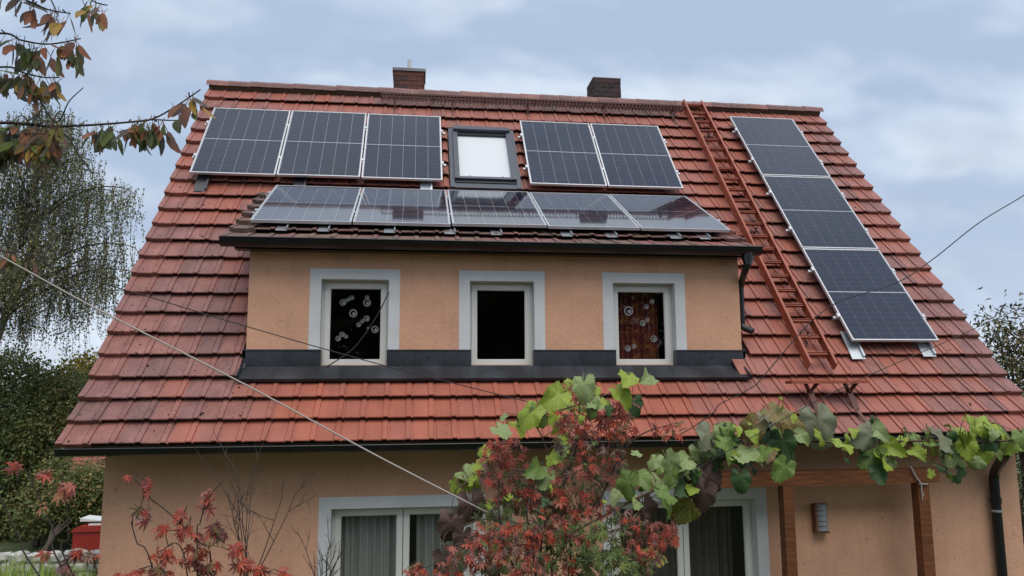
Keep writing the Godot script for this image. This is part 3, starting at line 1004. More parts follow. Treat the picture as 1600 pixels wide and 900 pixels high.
# ------------------------------------------------------------------ things at the front wall
func build_front() -> void:
	# timber porch frame
	var p := thing("porch_frame", "orange brown timber porch frame of one beam on two posts", "pergola")
	var m := MB.new()
	m.box(Vector3(1.0, 2.345, 0.34), Vector3(3.86, 2.497, 0.46))
	put(p, "beam", m.mesh(), mats.wood)
	for x in [[2.035, 2.15], [3.6, 3.73]]:
		var q := MB.new()
		q.box(Vector3(x[0], 0.0, 0.33), Vector3(x[1], 2.343, 0.455))
		put(p, "post", q.mesh(), mats.wood)
	# twine tied round the beam end
	var tw := MB.new()
	pipe(tw, curve([at_z(1423, 729, 0.475), at_z(1431, 745, 0.48), at_z(1439, 756, 0.475), at_z(1440, 768, 0.465), at_z(1443, 775, 0.465)]), 0.009, 6)
	pipe(tw, [at_z(1436, 756, 0.472), at_z(1449, 756.5, 0.47)], 0.01, 6)
	pipe(tw, [at_z(1440, 766, 0.467), at_z(1441.5, 783, 0.462)], 0.006, 6)
	single("twine", tw, mats.white_rope, "pale twine tied round the end of the porch beam", "twine")
	# wall lamp
	var l := thing("wall_lamp", "grey louvred outdoor lamp on the plaster between the porch posts", "lamp", Transform3D(Basis(), Vector3(2.615, 1.79, 0.1)))
	var b := MB.new()
	b.box(Vector3(-0.085, 0.0, 0.0), Vector3(0.085, 0.31, 0.02))
	b.box(Vector3(-0.085, 0.01, 0.02), Vector3(-0.062, 0.3, 0.09))
	put(l, "backplate", b.mesh(), mats.lamp_wood)
	for i in 5:
		var s := MB.new()
		var n := 8
		for j in n:
			var a0 := -1.15 + 2.3 * j / n
			var a1 := -1.15 + 2.3 * (j + 1) / n
			var y0 := 0.022 + i * 0.056
			var y1 := y0 + 0.05
			var f := func(a: float, y: float, e: float): return Vector3(sin(a) * (0.072 + e), y, cos(a) * (0.055 + e) + 0.035)
			s.quad(f.call(a0, y0, 0.01), f.call(a1, y0, 0.01), f.call(a1, y1, 0.0), f.call(a0, y1, 0.0))
			s.quad(f.call(a0, y0, -0.02), f.call(a1, y0, -0.02), f.call(a1, y0, 0.01), f.call(a0, y0, 0.01))
		put(l, "slat", s.mesh(), mats.lamp_grey)
	for y in [0.0, 0.3]:
		var c := MB.new()
		c.box(Vector3(-0.07, y, 0.021), Vector3(0.075, y + 0.012, 0.095))
		put(l, "end_cap", c.mesh(), mats.lamp_wood if y == 0.0 else mats.lamp_grey)
	# curtains behind the panes
	hanging("net_curtain", -2.70, -2.02, 0.9, 2.1, -0.16, 9, 0.02, mats.net_curtain, "closed white net curtain in the window casement with bare twigs before it")
	hanging("net_curtain", -1.86, -1.30, 0.9, 2.1, -0.16, 7, 0.025, mats.net_curtain, "white net curtain drawn aside beside a dark gap in the window")
	hanging("net_curtain", 0.33, 1.83, 0.9, 2.1, -0.5, 14, 0.03, mats.interior, "dark patterned curtain in the window behind the maple")
	hanging("red_curtain", 0.50, 1.06, 3.6, 4.55, -0.62, 8, 0.02, mats.red_curtain, "dark red flowered curtain behind the dormer window")
	# loose cable before the first dormer window
	var cb := MB.new()
	pipe(cb, curve([at_z(607.5, 456, -0.27), at_z(592, 488, -0.27), at_z(567, 527, -0.26), at_z(543, 552, -0.26), at_z(502, 578, -0.24)]), 0.007, 6)
	single("window_cable", cb, mats.black_cable, "black cable slanting across the dormer window with ring stickers", "cable")

func hanging(called: String, x0: float, x1: float, y0: float, y1: float, z: float, folds: int, depth: float, mat: Material, label: String) -> void:
	var m := MB.new()
	var n := folds * 8
	for i in n:
		var a := float(i) / n
		var b := float(i + 1) / n
		var f := func(t: float): return z + depth * (sin(t * folds * TAU) + 0.5 * sin(t * folds * 3.7 + 1.0))
		m.quad(Vector3(lerpf(x0, x1, a), y0, f.call(a)), Vector3(lerpf(x0, x1, b), y0, f.call(b)), Vector3(lerpf(x0, x1, b), y1, f.call(b)), Vector3(lerpf(x0, x1, a), y1, f.call(a)))
	single(called, m, mat, label, "curtain")

# ------------------------------------------------------------------ leaves
# every leaf: stalk end at the origin, tip along +y, upper side +z
func maple_leaf(seed_: int) -> MB:
	var r := RandomNumberGenerator.new()
	r.seed = seed_
	var m := MB.new()
	var len := [0.5, 0.78, 0.95, 1.0, 0.95, 0.78, 0.5]
	var droop := r.randf_range(0.1, 0.75)
	var o := []
	for i in 7:
		var a := deg_to_rad(-128.0 + 42.6 * i + r.randf_range(-5, 5))
		var l: float = len[i] * r.randf_range(0.88, 1.06)
		for q in [[-21.0, 0.3], [-12.5, 0.6], [0.0, 1.0], [12.5, 0.6]]:
			var b := a + deg_to_rad(q[0])
			var d: float = (l if q[1] > 0.4 else 1.0) * q[1]
			o.append(Vector3(sin(b) * d, cos(b) * d, -droop * d * d + (0.07 if q[0] != 0.0 else 0.0)))
	o.append(Vector3(sin(deg_to_rad(149)) * 0.22, cos(deg_to_rad(149)) * 0.22, 0))
	for i in o.size() - 1:
		m.tri(Vector3.ZERO, o[i + 1], o[i])
	m.box(Vector3(-0.012, -0.7, -0.012), Vector3(0.012, 0.02, 0.012))
	return m

func vine_leaf(seed_: int) -> MB:
	var r := RandomNumberGenerator.new()
	r.seed = seed_
	var m := MB.new()
	var curl := r.randf_range(0.1, 0.95)
	var cup := r.randf_range(-0.7, 0.5)
	var ph := r.randf_range(0, TAU)
	var n := 44
	var ringv := [[], [], []]
	var uvs := [[], [], []]
	for i in n + 1:
		var a := deg_to_rad(-165.0 + 330.0 * i / n)
		var rad := 0.56 + 0.13 * cos(a * 2.5) * cos(a * 0.5) + 0.10 * absf(cos(a * 2.5)) + 0.14 * cos(a)
		rad *= 1.0 + (0.05 if i % 2 == 0 else -0.045) + r.randf_range(-0.02, 0.02)
		for k in 3:
			var d: float = rad * [0.3, 0.68, 1.0][k]
			var p := Vector2(sin(a) * d, cos(a) * d)
			var z := -curl * (p.y * p.y) * 0.7 + cup * p.x * p.x + 0.085 * sin(a * 5.0 + ph) * (d / 0.6) * (d / 0.6)
			ringv[k].append(Vector3(p.x, p.y, z))
			uvs[k].append(Vector2(p.x / 1.8 + 0.5, 0.75 - p.y / 1.8))
	var u0 := Vector2(0.5, 0.75)
	for i in n:
		var k := m.v.size()
		m.tri(Vector3.ZERO, ringv[0][i + 1], ringv[0][i])
		m.t[k] = u0
		m.t[k + 1] = uvs[0][i + 1]
		m.t[k + 2] = uvs[0][i]
		for q in 2:
			m.quad(ringv[q][i + 1], ringv[q + 1][i + 1], ringv[q + 1][i], ringv[q][i], uvs[q][i + 1], uvs[q + 1][i + 1], uvs[q + 1][i], uvs[q][i])
	# smooth the shading over the blade
	for i in m.v.size():
		var p := m.v[i]
		m.n[i] = (m.n[i] + Vector3(-2.0 * cup * p.x, 1.4 * curl * p.y, 1.0).normalized() * 1.2).normalized()
	m.box(Vector3(-0.014, -0.6, -0.03), Vector3(0.014, 0.0, -0.004))
	return m

func oval_leaf(seed_: int, width: float) -> MB:   # cherry: long, folded along the rib
	var r := RandomNumberGenerator.new()
	r.seed = seed_
	var m := MB.new()
	var n := 8
	var bend := r.randf_range(-0.35, 0.35)
	var fold := r.randf_range(0.02, 0.4)
	var side := r.randf_range(-0.12, 0.12)
	for i in n:
		var q := []
		for k in [i, i + 1]:
			var y := float(k) / n
			var w := width * pow(sin(PI * pow(y, 0.95)), 0.62) * (1.0 - 0.22 * y) * (1.05 if k % 2 else 0.96)
			var x := side * sin(y * PI)
			q.append([Vector3(x - w, y, bend * y * y + fold * w), Vector3(x, y, bend * y * y), Vector3(x + w, y, bend * y * y + fold * w)])
		m.quad(q[0][0], q[0][1], q[1][1], q[1][0])
		m.quad(q[0][1], q[0][2], q[1][2], q[1][1])
	m.box(Vector3(-0.01, -0.45, -0.01), Vector3(0.01, 0.02, 0.01))
	return m

func vine_texture(base: Color, second: Color, vein: Color, seed_: int, spread: float) -> ImageTexture:
	var s := 192
	var im := Image.create(s, s, true, Image.FORMAT_RGB8)
	var f := noise(seed_, 0.03, 4)
	var segs := []
	for a in [0.0, 42.0, -42.0, 88.0, -88.0, 132.0, -132.0]:
		var d := Vector2(sin(deg_to_rad(a)), cos(deg_to_rad(a)))
		segs.append([Vector2.ZERO, d * 0.85, 0.011])
		for k in [0.25, 0.42, 0.58]:
			for e in [-38.0, 38.0]:
				segs.append([d * k, d * k + Vector2(sin(deg_to_rad(a + e)), cos(deg_to_rad(a + e))) * 0.3, 0.006])
	for j in s:
		for i in s:
			var p := Vector2((float(i) / s - 0.5) * 1.8, (0.75 - float(j) / s) * 1.8)
			var near := 1.0
			for g in segs:
				near = minf(near, p.distance_to(Geometry2D.get_closest_point_to_segment(p, g[0], g[1])) - g[2])
			var nz := f.get_noise_2d(i, j)
			var c := base.lerp(second, clampf((near - 0.03) / spread + nz * 0.9, 0.0, 1.0))
			c = c * (1.0 + nz * 0.35)
			c = c.lerp(vein, clampf(1.0 - near / 0.012, 0.0, 1.0) * 0.75)
			c.a = 1.0
			im.set_pixel(i, j, c.linear_to_srgb())
	im.generate_mipmaps()
	return ImageTexture.create_from_image(im)

# turn a leaf so that its upper side looks along nn and its tip points near dir
func posed(p: Vector3, nn: Vector3, dir: Vector3, size: float) -> Transform3D:
	var z := nn.normalized()
	var y := dir - z * dir.dot(z)
	if y.length() < 0.05:
		y = Vector3.RIGHT - z * z.x
	y = y.normalized()
	return Transform3D(Basis(y.cross(z), y, z) * size, p)

func rand3(s := 1.0) -> Vector3:
	return Vector3(rng.randf_range(-s, s), rng.randf_range(-s, s), rng.randf_range(-s, s))

# ------------------------------------------------------------------ the vine along the eave
func build_vine() -> void:
	var t := thing("grape_vine", "climbing vine with big green and reddening leaves before the eave", "vine")
	var kinds := {
		"g": [lin(0.22, 0.29, 0.025), lin(0.15, 0.225, 0.02), lin(0.3, 0.36, 0.08), 0.35],      # lime
		"m": [lin(0.12, 0.19, 0.035), lin(0.08, 0.135, 0.028), lin(0.2, 0.27, 0.09), 0.4],    # mid green
		"p": [lin(0.20, 0.265, 0.095), lin(0.15, 0.205, 0.07), lin(0.29, 0.34, 0.16), 0.4],        # pale upper side
		"k": [lin(0.035, 0.08, 0.025), lin(0.03, 0.06, 0.022), lin(0.08, 0.13, 0.04), 0.5],    # dark green
		"s": [lin(0.15, 0.165, 0.10), lin(0.12, 0.115, 0.085), lin(0.2, 0.21, 0.13), 0.35],     # greyish underside
		"r": [lin(0.14, 0.16, 0.03), lin(0.23, 0.035, 0.015), lin(0.3, 0.3, 0.06), 0.09],   # red with green ribs
		"b": [lin(0.14, 0.12, 0.035), lin(0.17, 0.045, 0.022), lin(0.22, 0.17, 0.06), 0.10],   # brown red
		"u": [lin(0.09, 0.05, 0.045), lin(0.06, 0.028, 0.03), lin(0.13, 0.09, 0.08), 0.2]}     # purple, wilting
	var n := 0
	for k in kinds:
		var q: Array = kinds[k]
		var m := leafy(material("vine_" + k, Color.WHITE, 0.5, 0.4), 0.45 if k in ["g", "m", "p"] else 0.25)
		m.albedo_texture = vine_texture(q[0].srgb_to_linear(), q[1].srgb_to_linear(), q[2].srgb_to_linear(), 70 + n, q[3])
		n += 1
	var shapes := []
	for i in 12:
		shapes.append(vine_leaf(100 + i).mesh())
	# canes
	var z := 1.55
	var canes := [
		[[1640, 684], [1540, 690], [1440, 689], [1330, 692], [1240, 690], [1165, 704], [1100, 732], [1030, 762], [955, 800], [880, 850], [850, 960]],
		[[880, 850], [872, 760], [850, 690], [840, 655], [905, 632], [965, 610], [1012, 588]],
		[[872, 760], [820, 735], [760, 740], [715, 762]],
		[[1240, 690], [1222, 720], [1222, 745]], [[1165, 704], [1180, 680], [1215, 652]], [[880, 850], [780, 810], [700, 830]],
		[[1480, 690], [1474, 715], [1480, 735]], [[1360, 691], [1366, 715], [1374, 738]]]
	var nodes := []
	var stalks := MB.new()
	for c in canes:
		var p := []
		for q in c:
			p.append(at_z(q[0], q[1], z + rng.randf_range(-0.05, 0.05)))
		var m := MB.new()
		var path := curve(p)
		nodes.append_array(path)
		pipe(m, path, 0.012 if c.size() > 8 else 0.007, 6)
		put(t, "cane", m.mesh(), mats.stem)
	var root := at_z(850, 960, z)
	var rm := MB.new()
	rm.tube([root, Vector3(root.x + 0.1, 1.0, z), Vector3(root.x + 0.05, 0, z)], [0.014, 0.02, 0.028], 8)
	put(t, "trunk", rm.mesh(), mats.stem)
	# leaves: where the photograph shows them, width in its pixels, kind
	var L := [[982, 592, 38, "g"], [1014, 590, 34, "p"], [972, 617, 38, "g"], [991, 634, 32, "k"], [912, 607, 44, "p"], [895, 612, 36, "g"], [867, 622, 46, "g"], [889, 636, 38, "g"], [935, 628, 36, "p"], [924, 640, 30, "m"], [904, 650, 32, "g"], [825, 651, 46, "g"], [846, 648, 38, "m"], [870, 657, 42, "g"], [808, 668, 30, "g"], [785, 673, 32, "p"], [755, 703, 24, "g"], [731, 738, 38, "p"], [750, 731, 34, "g"], [737, 756, 32, "g"], [711, 761, 26, "g"], [882, 694, 38, "p"], [866, 712, 38, "g"], [838, 734, 38, "m"], [852, 750, 32, "p"], [791, 779, 20, "g"], [768, 787, 22, "g"], [855, 796, 42, "k"], [704, 824, 46, "u"], [738, 798, 52, "u"], [695, 880, 42, "u"], [721, 843, 34, "u"], [782, 814, 54, "s"],
		[1021, 722, 28, "p"], [1048, 726, 42, "p"], [1033, 750, 44, "p"], [1068, 722, 38, "p"], [980, 762, 44, "m"], [965, 772, 28, "p"], [991, 780, 34, "p"], [1040, 772, 38, "m"], [1008, 803, 48, "u"], [1041, 790, 34, "m"], [1068, 757, 44, "k"], [1070, 795, 52, "r"], [1017, 871, 48, "r"], [993, 889, 46, "u"], [1048, 748, 34, "m"], [1003, 748, 36, "m"],
		[1104, 683, 50, "s"], [1127, 684, 42, "p"], [1139, 674, 28, "m"], [1153, 668, 22, "g"], [1174, 673, 46, "b"], [1192, 694, 52, "b"], [1198, 657, 32, "s"], [1216, 646, 44, "b"], [1238, 662, 46, "b"], [1210, 672, 42, "m"], [1223, 698, 48, "k"], [1231, 712, 38, "k"], [1222, 735, 40, "m"], [1281, 668, 66, "s"], [1254, 683, 28, "p"], [1166, 708, 52, "p"], [1135, 700, 44, "m"], [1095, 710, 34, "p"], [1118, 722, 46, "k"], [1148, 721, 34, "m"], [1158, 752, 36, "k"], [1174, 728, 28, "k"], [1107, 752, 60, "u"], [1098, 776, 48, "u"], [1083, 738, 34, "m"], [1186, 712, 38, "m"], [1120, 703, 34, "p"], [1200, 686, 34, "k"],
		[1315, 695, 36, "g"], [1331, 689, 32, "g"], [1356, 684, 46, "s"], [1371, 673, 34, "p"], [1362, 713, 46, "m"], [1379, 719, 38, "g"], [1391, 698, 38, "g"], [1374, 742, 32, "k"], [1348, 702, 34, "k"], [1431, 705, 28, "g"], [1454, 684, 38, "m"], [1474, 689, 46, "s"], [1474, 702, 34, "m"], [1484, 712, 38, "p"], [1503, 676, 46, "g"], [1519, 672, 42, "g"], [1541, 667, 46, "g"], [1512, 699, 42, "g"], [1529, 710, 46, "g"], [1558, 692, 42, "g"], [1573, 676, 42, "m"], [1588, 696, 30, "g"], [1477, 733, 38, "m"], [1501, 739, 32, "k"], [1599, 684, 34, "m"], [1545, 690, 38, "k"], [1430, 686, 26, "m"], [1555, 672, 34, "g"], [1493, 690, 34, "m"], [1408, 690, 22, "g"]]
	for q in L.duplicate():     # younger leaves between the big ones
		if rng.randf() < 0.75 and q[3] != "u":
			L.append([q[0] + rng.randf_range(-26, 26), q[1] + rng.randf_range(-16, 18), q[2] * rng.randf_range(0.35, 0.6), ["g", "m", "g", "p", "k"][rng.randi() % 5]])
	for q in L:
		var zz := z + rng.randf_range(-0.12, 0.22)
		if q[0] > 780 and q[0] < 1050 and q[1] < 780 and rng.randf() < 0.55:
			zz = 2.62 + rng.randf_range(0.0, 0.3)
		var size: float = q[2] * (cam.position.z - zz) / F / 1.25
		var nn := Vector3(rng.randf_range(-0.9, 0.9), rng.randf_range(0.0, 1.3), rng.randf_range(0.35, 0.8))
		var dir := Vector3(rng.randf_range(-1.2, 1.2), -0.8, rng.randf_range(0.0, 0.6))
		if q[3] == "u" or (q[3] == "k" and rng.randf() < 0.6):    # hanging limp
			nn = Vector3(rng.randf_range(-0.7, 0.7), rng.randf_range(-0.1, 0.35), 0.8)
			dir = Vector3(rng.randf_range(-0.4, 0.3), -1.0, 0.0)
		var xf := posed(Vector3.ZERO, nn, dir, size)
		xf.origin = at_z(q[0], q[1], zz) - xf.basis * Vector3(0, 0.25, 0)
		put(t, "leaf", shapes[rng.randi() % 12], mats["vine_" + q[3]], xf)
		var e := xf * Vector3(0, -0.55, -0.015)
		var near := nearest(nodes, e)
		if near.distance_to(e) < 0.7:
			stalks.tube([near, near.lerp(e, 0.5) + Vector3(0, 0.03, 0), e], [0.0045, 0.0035, 0.003], 5, false)
	put(t, "leaf_stalks", stalks.mesh(), mats.stem).set_meta("kind", "stuff")

func nearest(list: Array, p: Vector3) -> Vector3:
	var best: Vector3 = list[0]
	for q in list:
		if p.distance_squared_to(q) < p.distance_squared_to(best):
			best = q
	return best

# ------------------------------------------------------------------ maples
func maple_colors() -> void:
	for q in [["red", 0.38, 0.06, 0.035], ["scarlet", 0.48, 0.09, 0.045], ["rose", 0.36, 0.11, 0.08], ["wine", 0.17, 0.04, 0.035], ["mauve", 0.25, 0.14, 0.12], ["green", 0.1, 0.14, 0.04], ["leaf", 0.15, 0.2, 0.05], ["bronze", 0.22, 0.14, 0.06], ["orange", 0.46, 0.2, 0.09]]:
		leafy(material("maple_" + q[0], lin(q[1], q[2], q[3]), 0.5, 0.4), 0.45)

func maple(label: String, base: Vector3, stems: Array, blobs: Array, leaf_px: float, most: int, more := 1.0, stem_r := 0.018) -> void:
	var t := thing("maple_tree", label, "tree", Transform3D())
	var tm := MB.new()
	var top := Vector3(base.x, base.y + 1.1, base.z)
	tm.tube([base, base.lerp(top, 0.5) + Vector3(0.03, 0, 0.02), top], [0.05, 0.04, 0.034], 8)
	put(t, "trunk", tm.mesh(), mats.stem)
	var nodes := []
	for s in stems:        # [[px, py, z], ...]
		var p := [top]
		for q in s:
			p.append(at_z(q[0], q[1], q[2]))
		var path := curve(p)
		for i in range(path.size() / 5, path.size(), 2):
			nodes.append(path[i])
		var r := []
		for i in path.size():
			r.append(lerpf(stem_r, 0.003, float(i) / path.size()))
		var m := MB.new()
		m.tube(path, r, 6)
		put(t, "branch", m.mesh(), mats.twig)
	var shapes := []
	var plain := []
	for i in 10:
		var q := maple_leaf(200 + i)
		plain.append(q)
		shapes.append(q.mesh())
	var all := []
	var fine := MB.new()
	for b in blobs:        # [px, py, z, radius px, radius py, radius z, count, kinds]
		for i in int(b[6] * more):
			var d := rand3()
			while d.length() > 1.0:
				d = rand3()
			var z: float = b[2] + d.z * b[5]
			var p := at_z(b[0] + d.x * b[3], b[1] + d.y * b[4], z)
			var size: float = leaf_px * rng.randf_range(0.5, 1.2) * (cam.position.z - z) / F * 0.62
			var nn := Vector3(rng.randf_range(-1.0, 1.0), rng.randf_range(-0.1, 1.2), rng.randf_range(-0.1, 1.0))
			var dir := Vector3(rng.randf_range(-1.1, 1.1), -0.8, rng.randf_range(-0.3, 0.8))
			if rng.randf() < 0.2:
				var near := nearest(nodes, p)
				var knee := near.lerp(p, 0.55) + rand3(0.03) + Vector3(0, 0.03, 0)
				fine.tube([near, knee, p], [0.0035, 0.0026, 0.0016], 4, false)
				nodes.append(knee)
			all.append({"xf": posed(p, nn, dir, size), "s": rng.randi() % 10, "m": b[7][rng.randi() % b[7].size()], "z": (p - cam.position).length()})
	put(t, "fine_twigs", fine.mesh(), mats.twig).set_meta("kind", "stuff")
	all.sort_custom(func(a, b): return a.z < b.z)
	var rest := {}
	for i in all.size():
		var q: Dictionary = all[i]
		if i < most:
			put(t, "leaf", shapes[q.s], mats["maple_" + q.m], q.xf)
		else:
			if not rest.has(q.m):
				rest[q.m] = MB.new()
			rest[q.m].add(plain[q.s], q.xf)
	if not rest.is_empty():
		var am := ArrayMesh.new()
		for k in rest:
			am.add_surface_from_arrays(Mesh.PRIMITIVE_TRIANGLES, rest[k].arrays())
			am.surface_set_material(am.get_surface_count() - 1, mats["maple_" + k])
		put(t, "foliage", am, null).set_meta("kind", "stuff")

func build_maples() -> void:
	maple_colors()
	var R := ["red", "scarlet", "rose", "rose", "scarlet", "bronze"]
	var M := ["rose", "mauve", "red", "rose", "bronze", "green", "green", "scarlet"]
	var G := ["green", "green", "leaf", "bronze", "green", "leaf"]
	var z := 2.6
	var c := at_z(865, 900, z)
	maple("tall Japanese maple with red and bronze feathery leaves before the house", Vector3(c.x, 0, z),
		[[[845, 860, z], [880, 760, z], [902, 690, z], [905, 620, z]], [[850, 870, z], [930, 790, z], [965, 720, z - 0.1], [1000, 680, z - 0.1], [1060, 660, z]], [[800, 880, z], [780, 800, z + 0.1], [782, 740, z], [800, 690, z]], [[760, 890, z], [720, 850, z + 0.1], [680, 880, z + 0.2]], [[900, 880, z + 0.1], [990, 820, z + 0.1], [1050, 830, z]], [[830, 850, z + 0.15], [825, 790, z + 0.2], [850, 720, z]], [[890, 880, z + 0.2], [900, 820, z + 0.2]]],
		[[905, 660, z, 42, 28, 0.18, 46, R], [960, 665, z, 38, 30, 0.15, 34, R], [900, 615, z, 22, 18, 0.1, 8, R], [970, 635, z, 25, 18, 0.1, 10, R], [1045, 672, z - 0.1, 34, 14, 0.1, 14, R], [920, 700, z, 55, 28, 0.2, 44, M],
		[785, 705, z, 42, 24, 0.2, 36, R], [775, 740, z, 36, 28, 0.2, 26, M], [830, 750, z, 45, 30, 0.2, 26, M], [815, 770, z, 50, 25, 0.2, 24, R],
		[900, 745, z, 60, 30, 0.25, 44, M], [960, 730, z - 0.1, 38, 36, 0.15, 22, M], [900, 790, z, 60, 30, 0.25, 44, R],
		[860, 830, z + 0.15, 80, 30, 0.3, 76, M], [790, 840, z + 0.15, 60, 30, 0.25, 60, R], [750, 870, z + 0.2, 55, 30, 0.25, 60, M], [680, 892, z + 0.2, 50, 14, 0.2, 26, R], [830, 880, z + 0.3, 80, 26, 0.25, 70, M],
		[870, 770, z - 0.1, 80, 45, 0.15, 60, G], [800, 800, z - 0.1, 60, 40, 0.15, 40, G], [830, 860, z, 100, 40, 0.15, 80, G], [925, 850, z + 0.25, 55, 40, 0.25, 86, G], [960, 885, z + 0.25, 70, 26, 0.25, 66, G], [985, 810, z + 0.1, 45, 26, 0.2, 32, M], [1030, 835, z, 40, 24, 0.2, 32, R], [1000, 860, z + 0.1, 40, 30, 0.2, 30, M]], 22.0, 300, 1.3)
	var z2 := 3.5
	var b := at_z(330, 900, z2)
	var kinds := ["red", "scarlet", "rose", "red"]
	var K := ["mauve", "wine", "red", "bronze"]
	var blobs := [[202, 745, z2, 6, 3, 0.05, 2, kinds], [230, 758, z2, 9, 14, 0.08, 6, kinds], [222, 805, z2, 14, 12, 0.1, 7, K], [253, 828, z2, 15, 6, 0.1, 5, kinds], [283, 800, z2, 10, 10, 0.1, 6, kinds], [287, 830, z2, 14, 16, 0.1, 9, kinds], [303, 836, z2, 8, 10, 0.1, 4, kinds], [324, 775, z2, 9, 12, 0.08, 6, kinds], [322, 795, z2, 12, 10, 0.08, 5, ["orange", "rose", "bronze"]], [338, 830, z2, 14, 16, 0.1, 12, K], [310, 858, z2, 18, 10, 0.1, 8, K], [255, 866, z2, 22, 10, 0.12, 10, kinds], [295, 876, z2, 22, 10, 0.12, 9, kinds], [328, 884, z2, 22, 10, 0.12, 10, K], [371, 862, z2, 10, 14, 0.1, 8, kinds], [382, 882, z2, 18, 12, 0.1, 10, kinds], [400, 890, z2, 12, 8, 0.1, 6, kinds], [440, 894, z2, 16, 8, 0.1, 7, kinds], [240, 893, z2, 30, 8, 0.12, 10, K], [200, 897, z2, 20, 6, 0.1, 5, kinds],
		[20, 728, z2, 10, 5, 0.1, 3, kinds], [72, 740, z2, 14, 6, 0.1, 5, kinds], [106, 763, z2, 14, 6, 0.1, 5, kinds], [92, 775, z2, 10, 5, 0.1, 3, ["orange", "bronze"]], [68, 792, z2, 10, 6, 0.1, 3, ["orange", "green"]], [112, 868, z2, 14, 8, 0.1, 5, K], [128, 862, z2, 12, 6, 0.1, 4, kinds], [150, 872, z2, 18, 6, 0.1, 6, K], [105, 890, z2, 16, 8, 0.1, 6, K], [75, 868, z2, 14, 6, 0.1, 3, K]]
	maple("small red Japanese maple with scattered leaves by the house corner", Vector3(b.x, 0, z2),
		[[[330, 895, z2], [308, 845, z2], [262, 800, z2], [235, 778, z2], [217, 755, z2]], [[308, 860, z2], [312, 820, z2], [325, 780, z2], [346, 754, z2]], [[240, 895, z2], [215, 850, z2], [205, 815, z2]], [[100, 893, z2], [85, 835, z2], [62, 780, z2], [40, 735, z2]], [[65, 905, z2], [30, 840, z2], [0, 775, z2], [-20, 730, z2]], [[110, 890, z2], [107, 840, z2], [104, 790, z2], [96, 740, z2]], [[380, 900, z2], [376, 860, z2]], [[290, 880, z2], [250, 862, z2]]], blobs, 25.0, 300, 1.25, 0.009)
	# leafless twigs between the maple and the window
	for q in [[388, 905, 735, 62.0, 7, "leafless shrub of thin brown twigs standing between red maple and window"], [500, 925, 835, 22.0, 5, "low bare twigs standing before the ground floor window edge"]]:
		var m := MB.new()
		var t := thing("bare_shrub", q[5], "shrub")
		var o := at_z(q[0], q[1], 3.2)
		m.tube([Vector3(o.x, 0, 3.2), o], [0.016, 0.01], 6)
		put(t, "trunk", m.mesh(), mats.twig)
		for i in q[4]:
			var bm := MB.new()
			twig(bm, o - Vector3(0, 0.05, 0), Vector3(rng.randf_range(-0.75, 0.8), 1.0, rng.randf_range(-0.3, 0.3)).normalized(), (q[1] - q[2]) * 0.0043 * rng.randf_range(0.65, 1.05), 0.0045, 2)
			put(t, "branch", bm.mesh(), mats.twig)

func twig(m: MB, p: Vector3, d: Vector3, ln: float, r: float, depth: int) -> void:
	var path := [p]
	var rad := [r]
	var steps := 6
	for i in steps:
		d = (d + rand3(0.16) + Vector3(0, 0.04, 0)).normalized()
		p = p + d * ln / steps
		path.append(p)
		rad.append(lerpf(r, r * 0.45, float(i + 1) / steps))
		if depth > 0 and i > 0 and rng.randf() < 0.75:
			twig(m, p, (d + rand3(0.75)).normalized(), ln * rng.randf_range(0.22, 0.55), r * 0.6, depth - 1)
	m.tube(path, rad, 5)

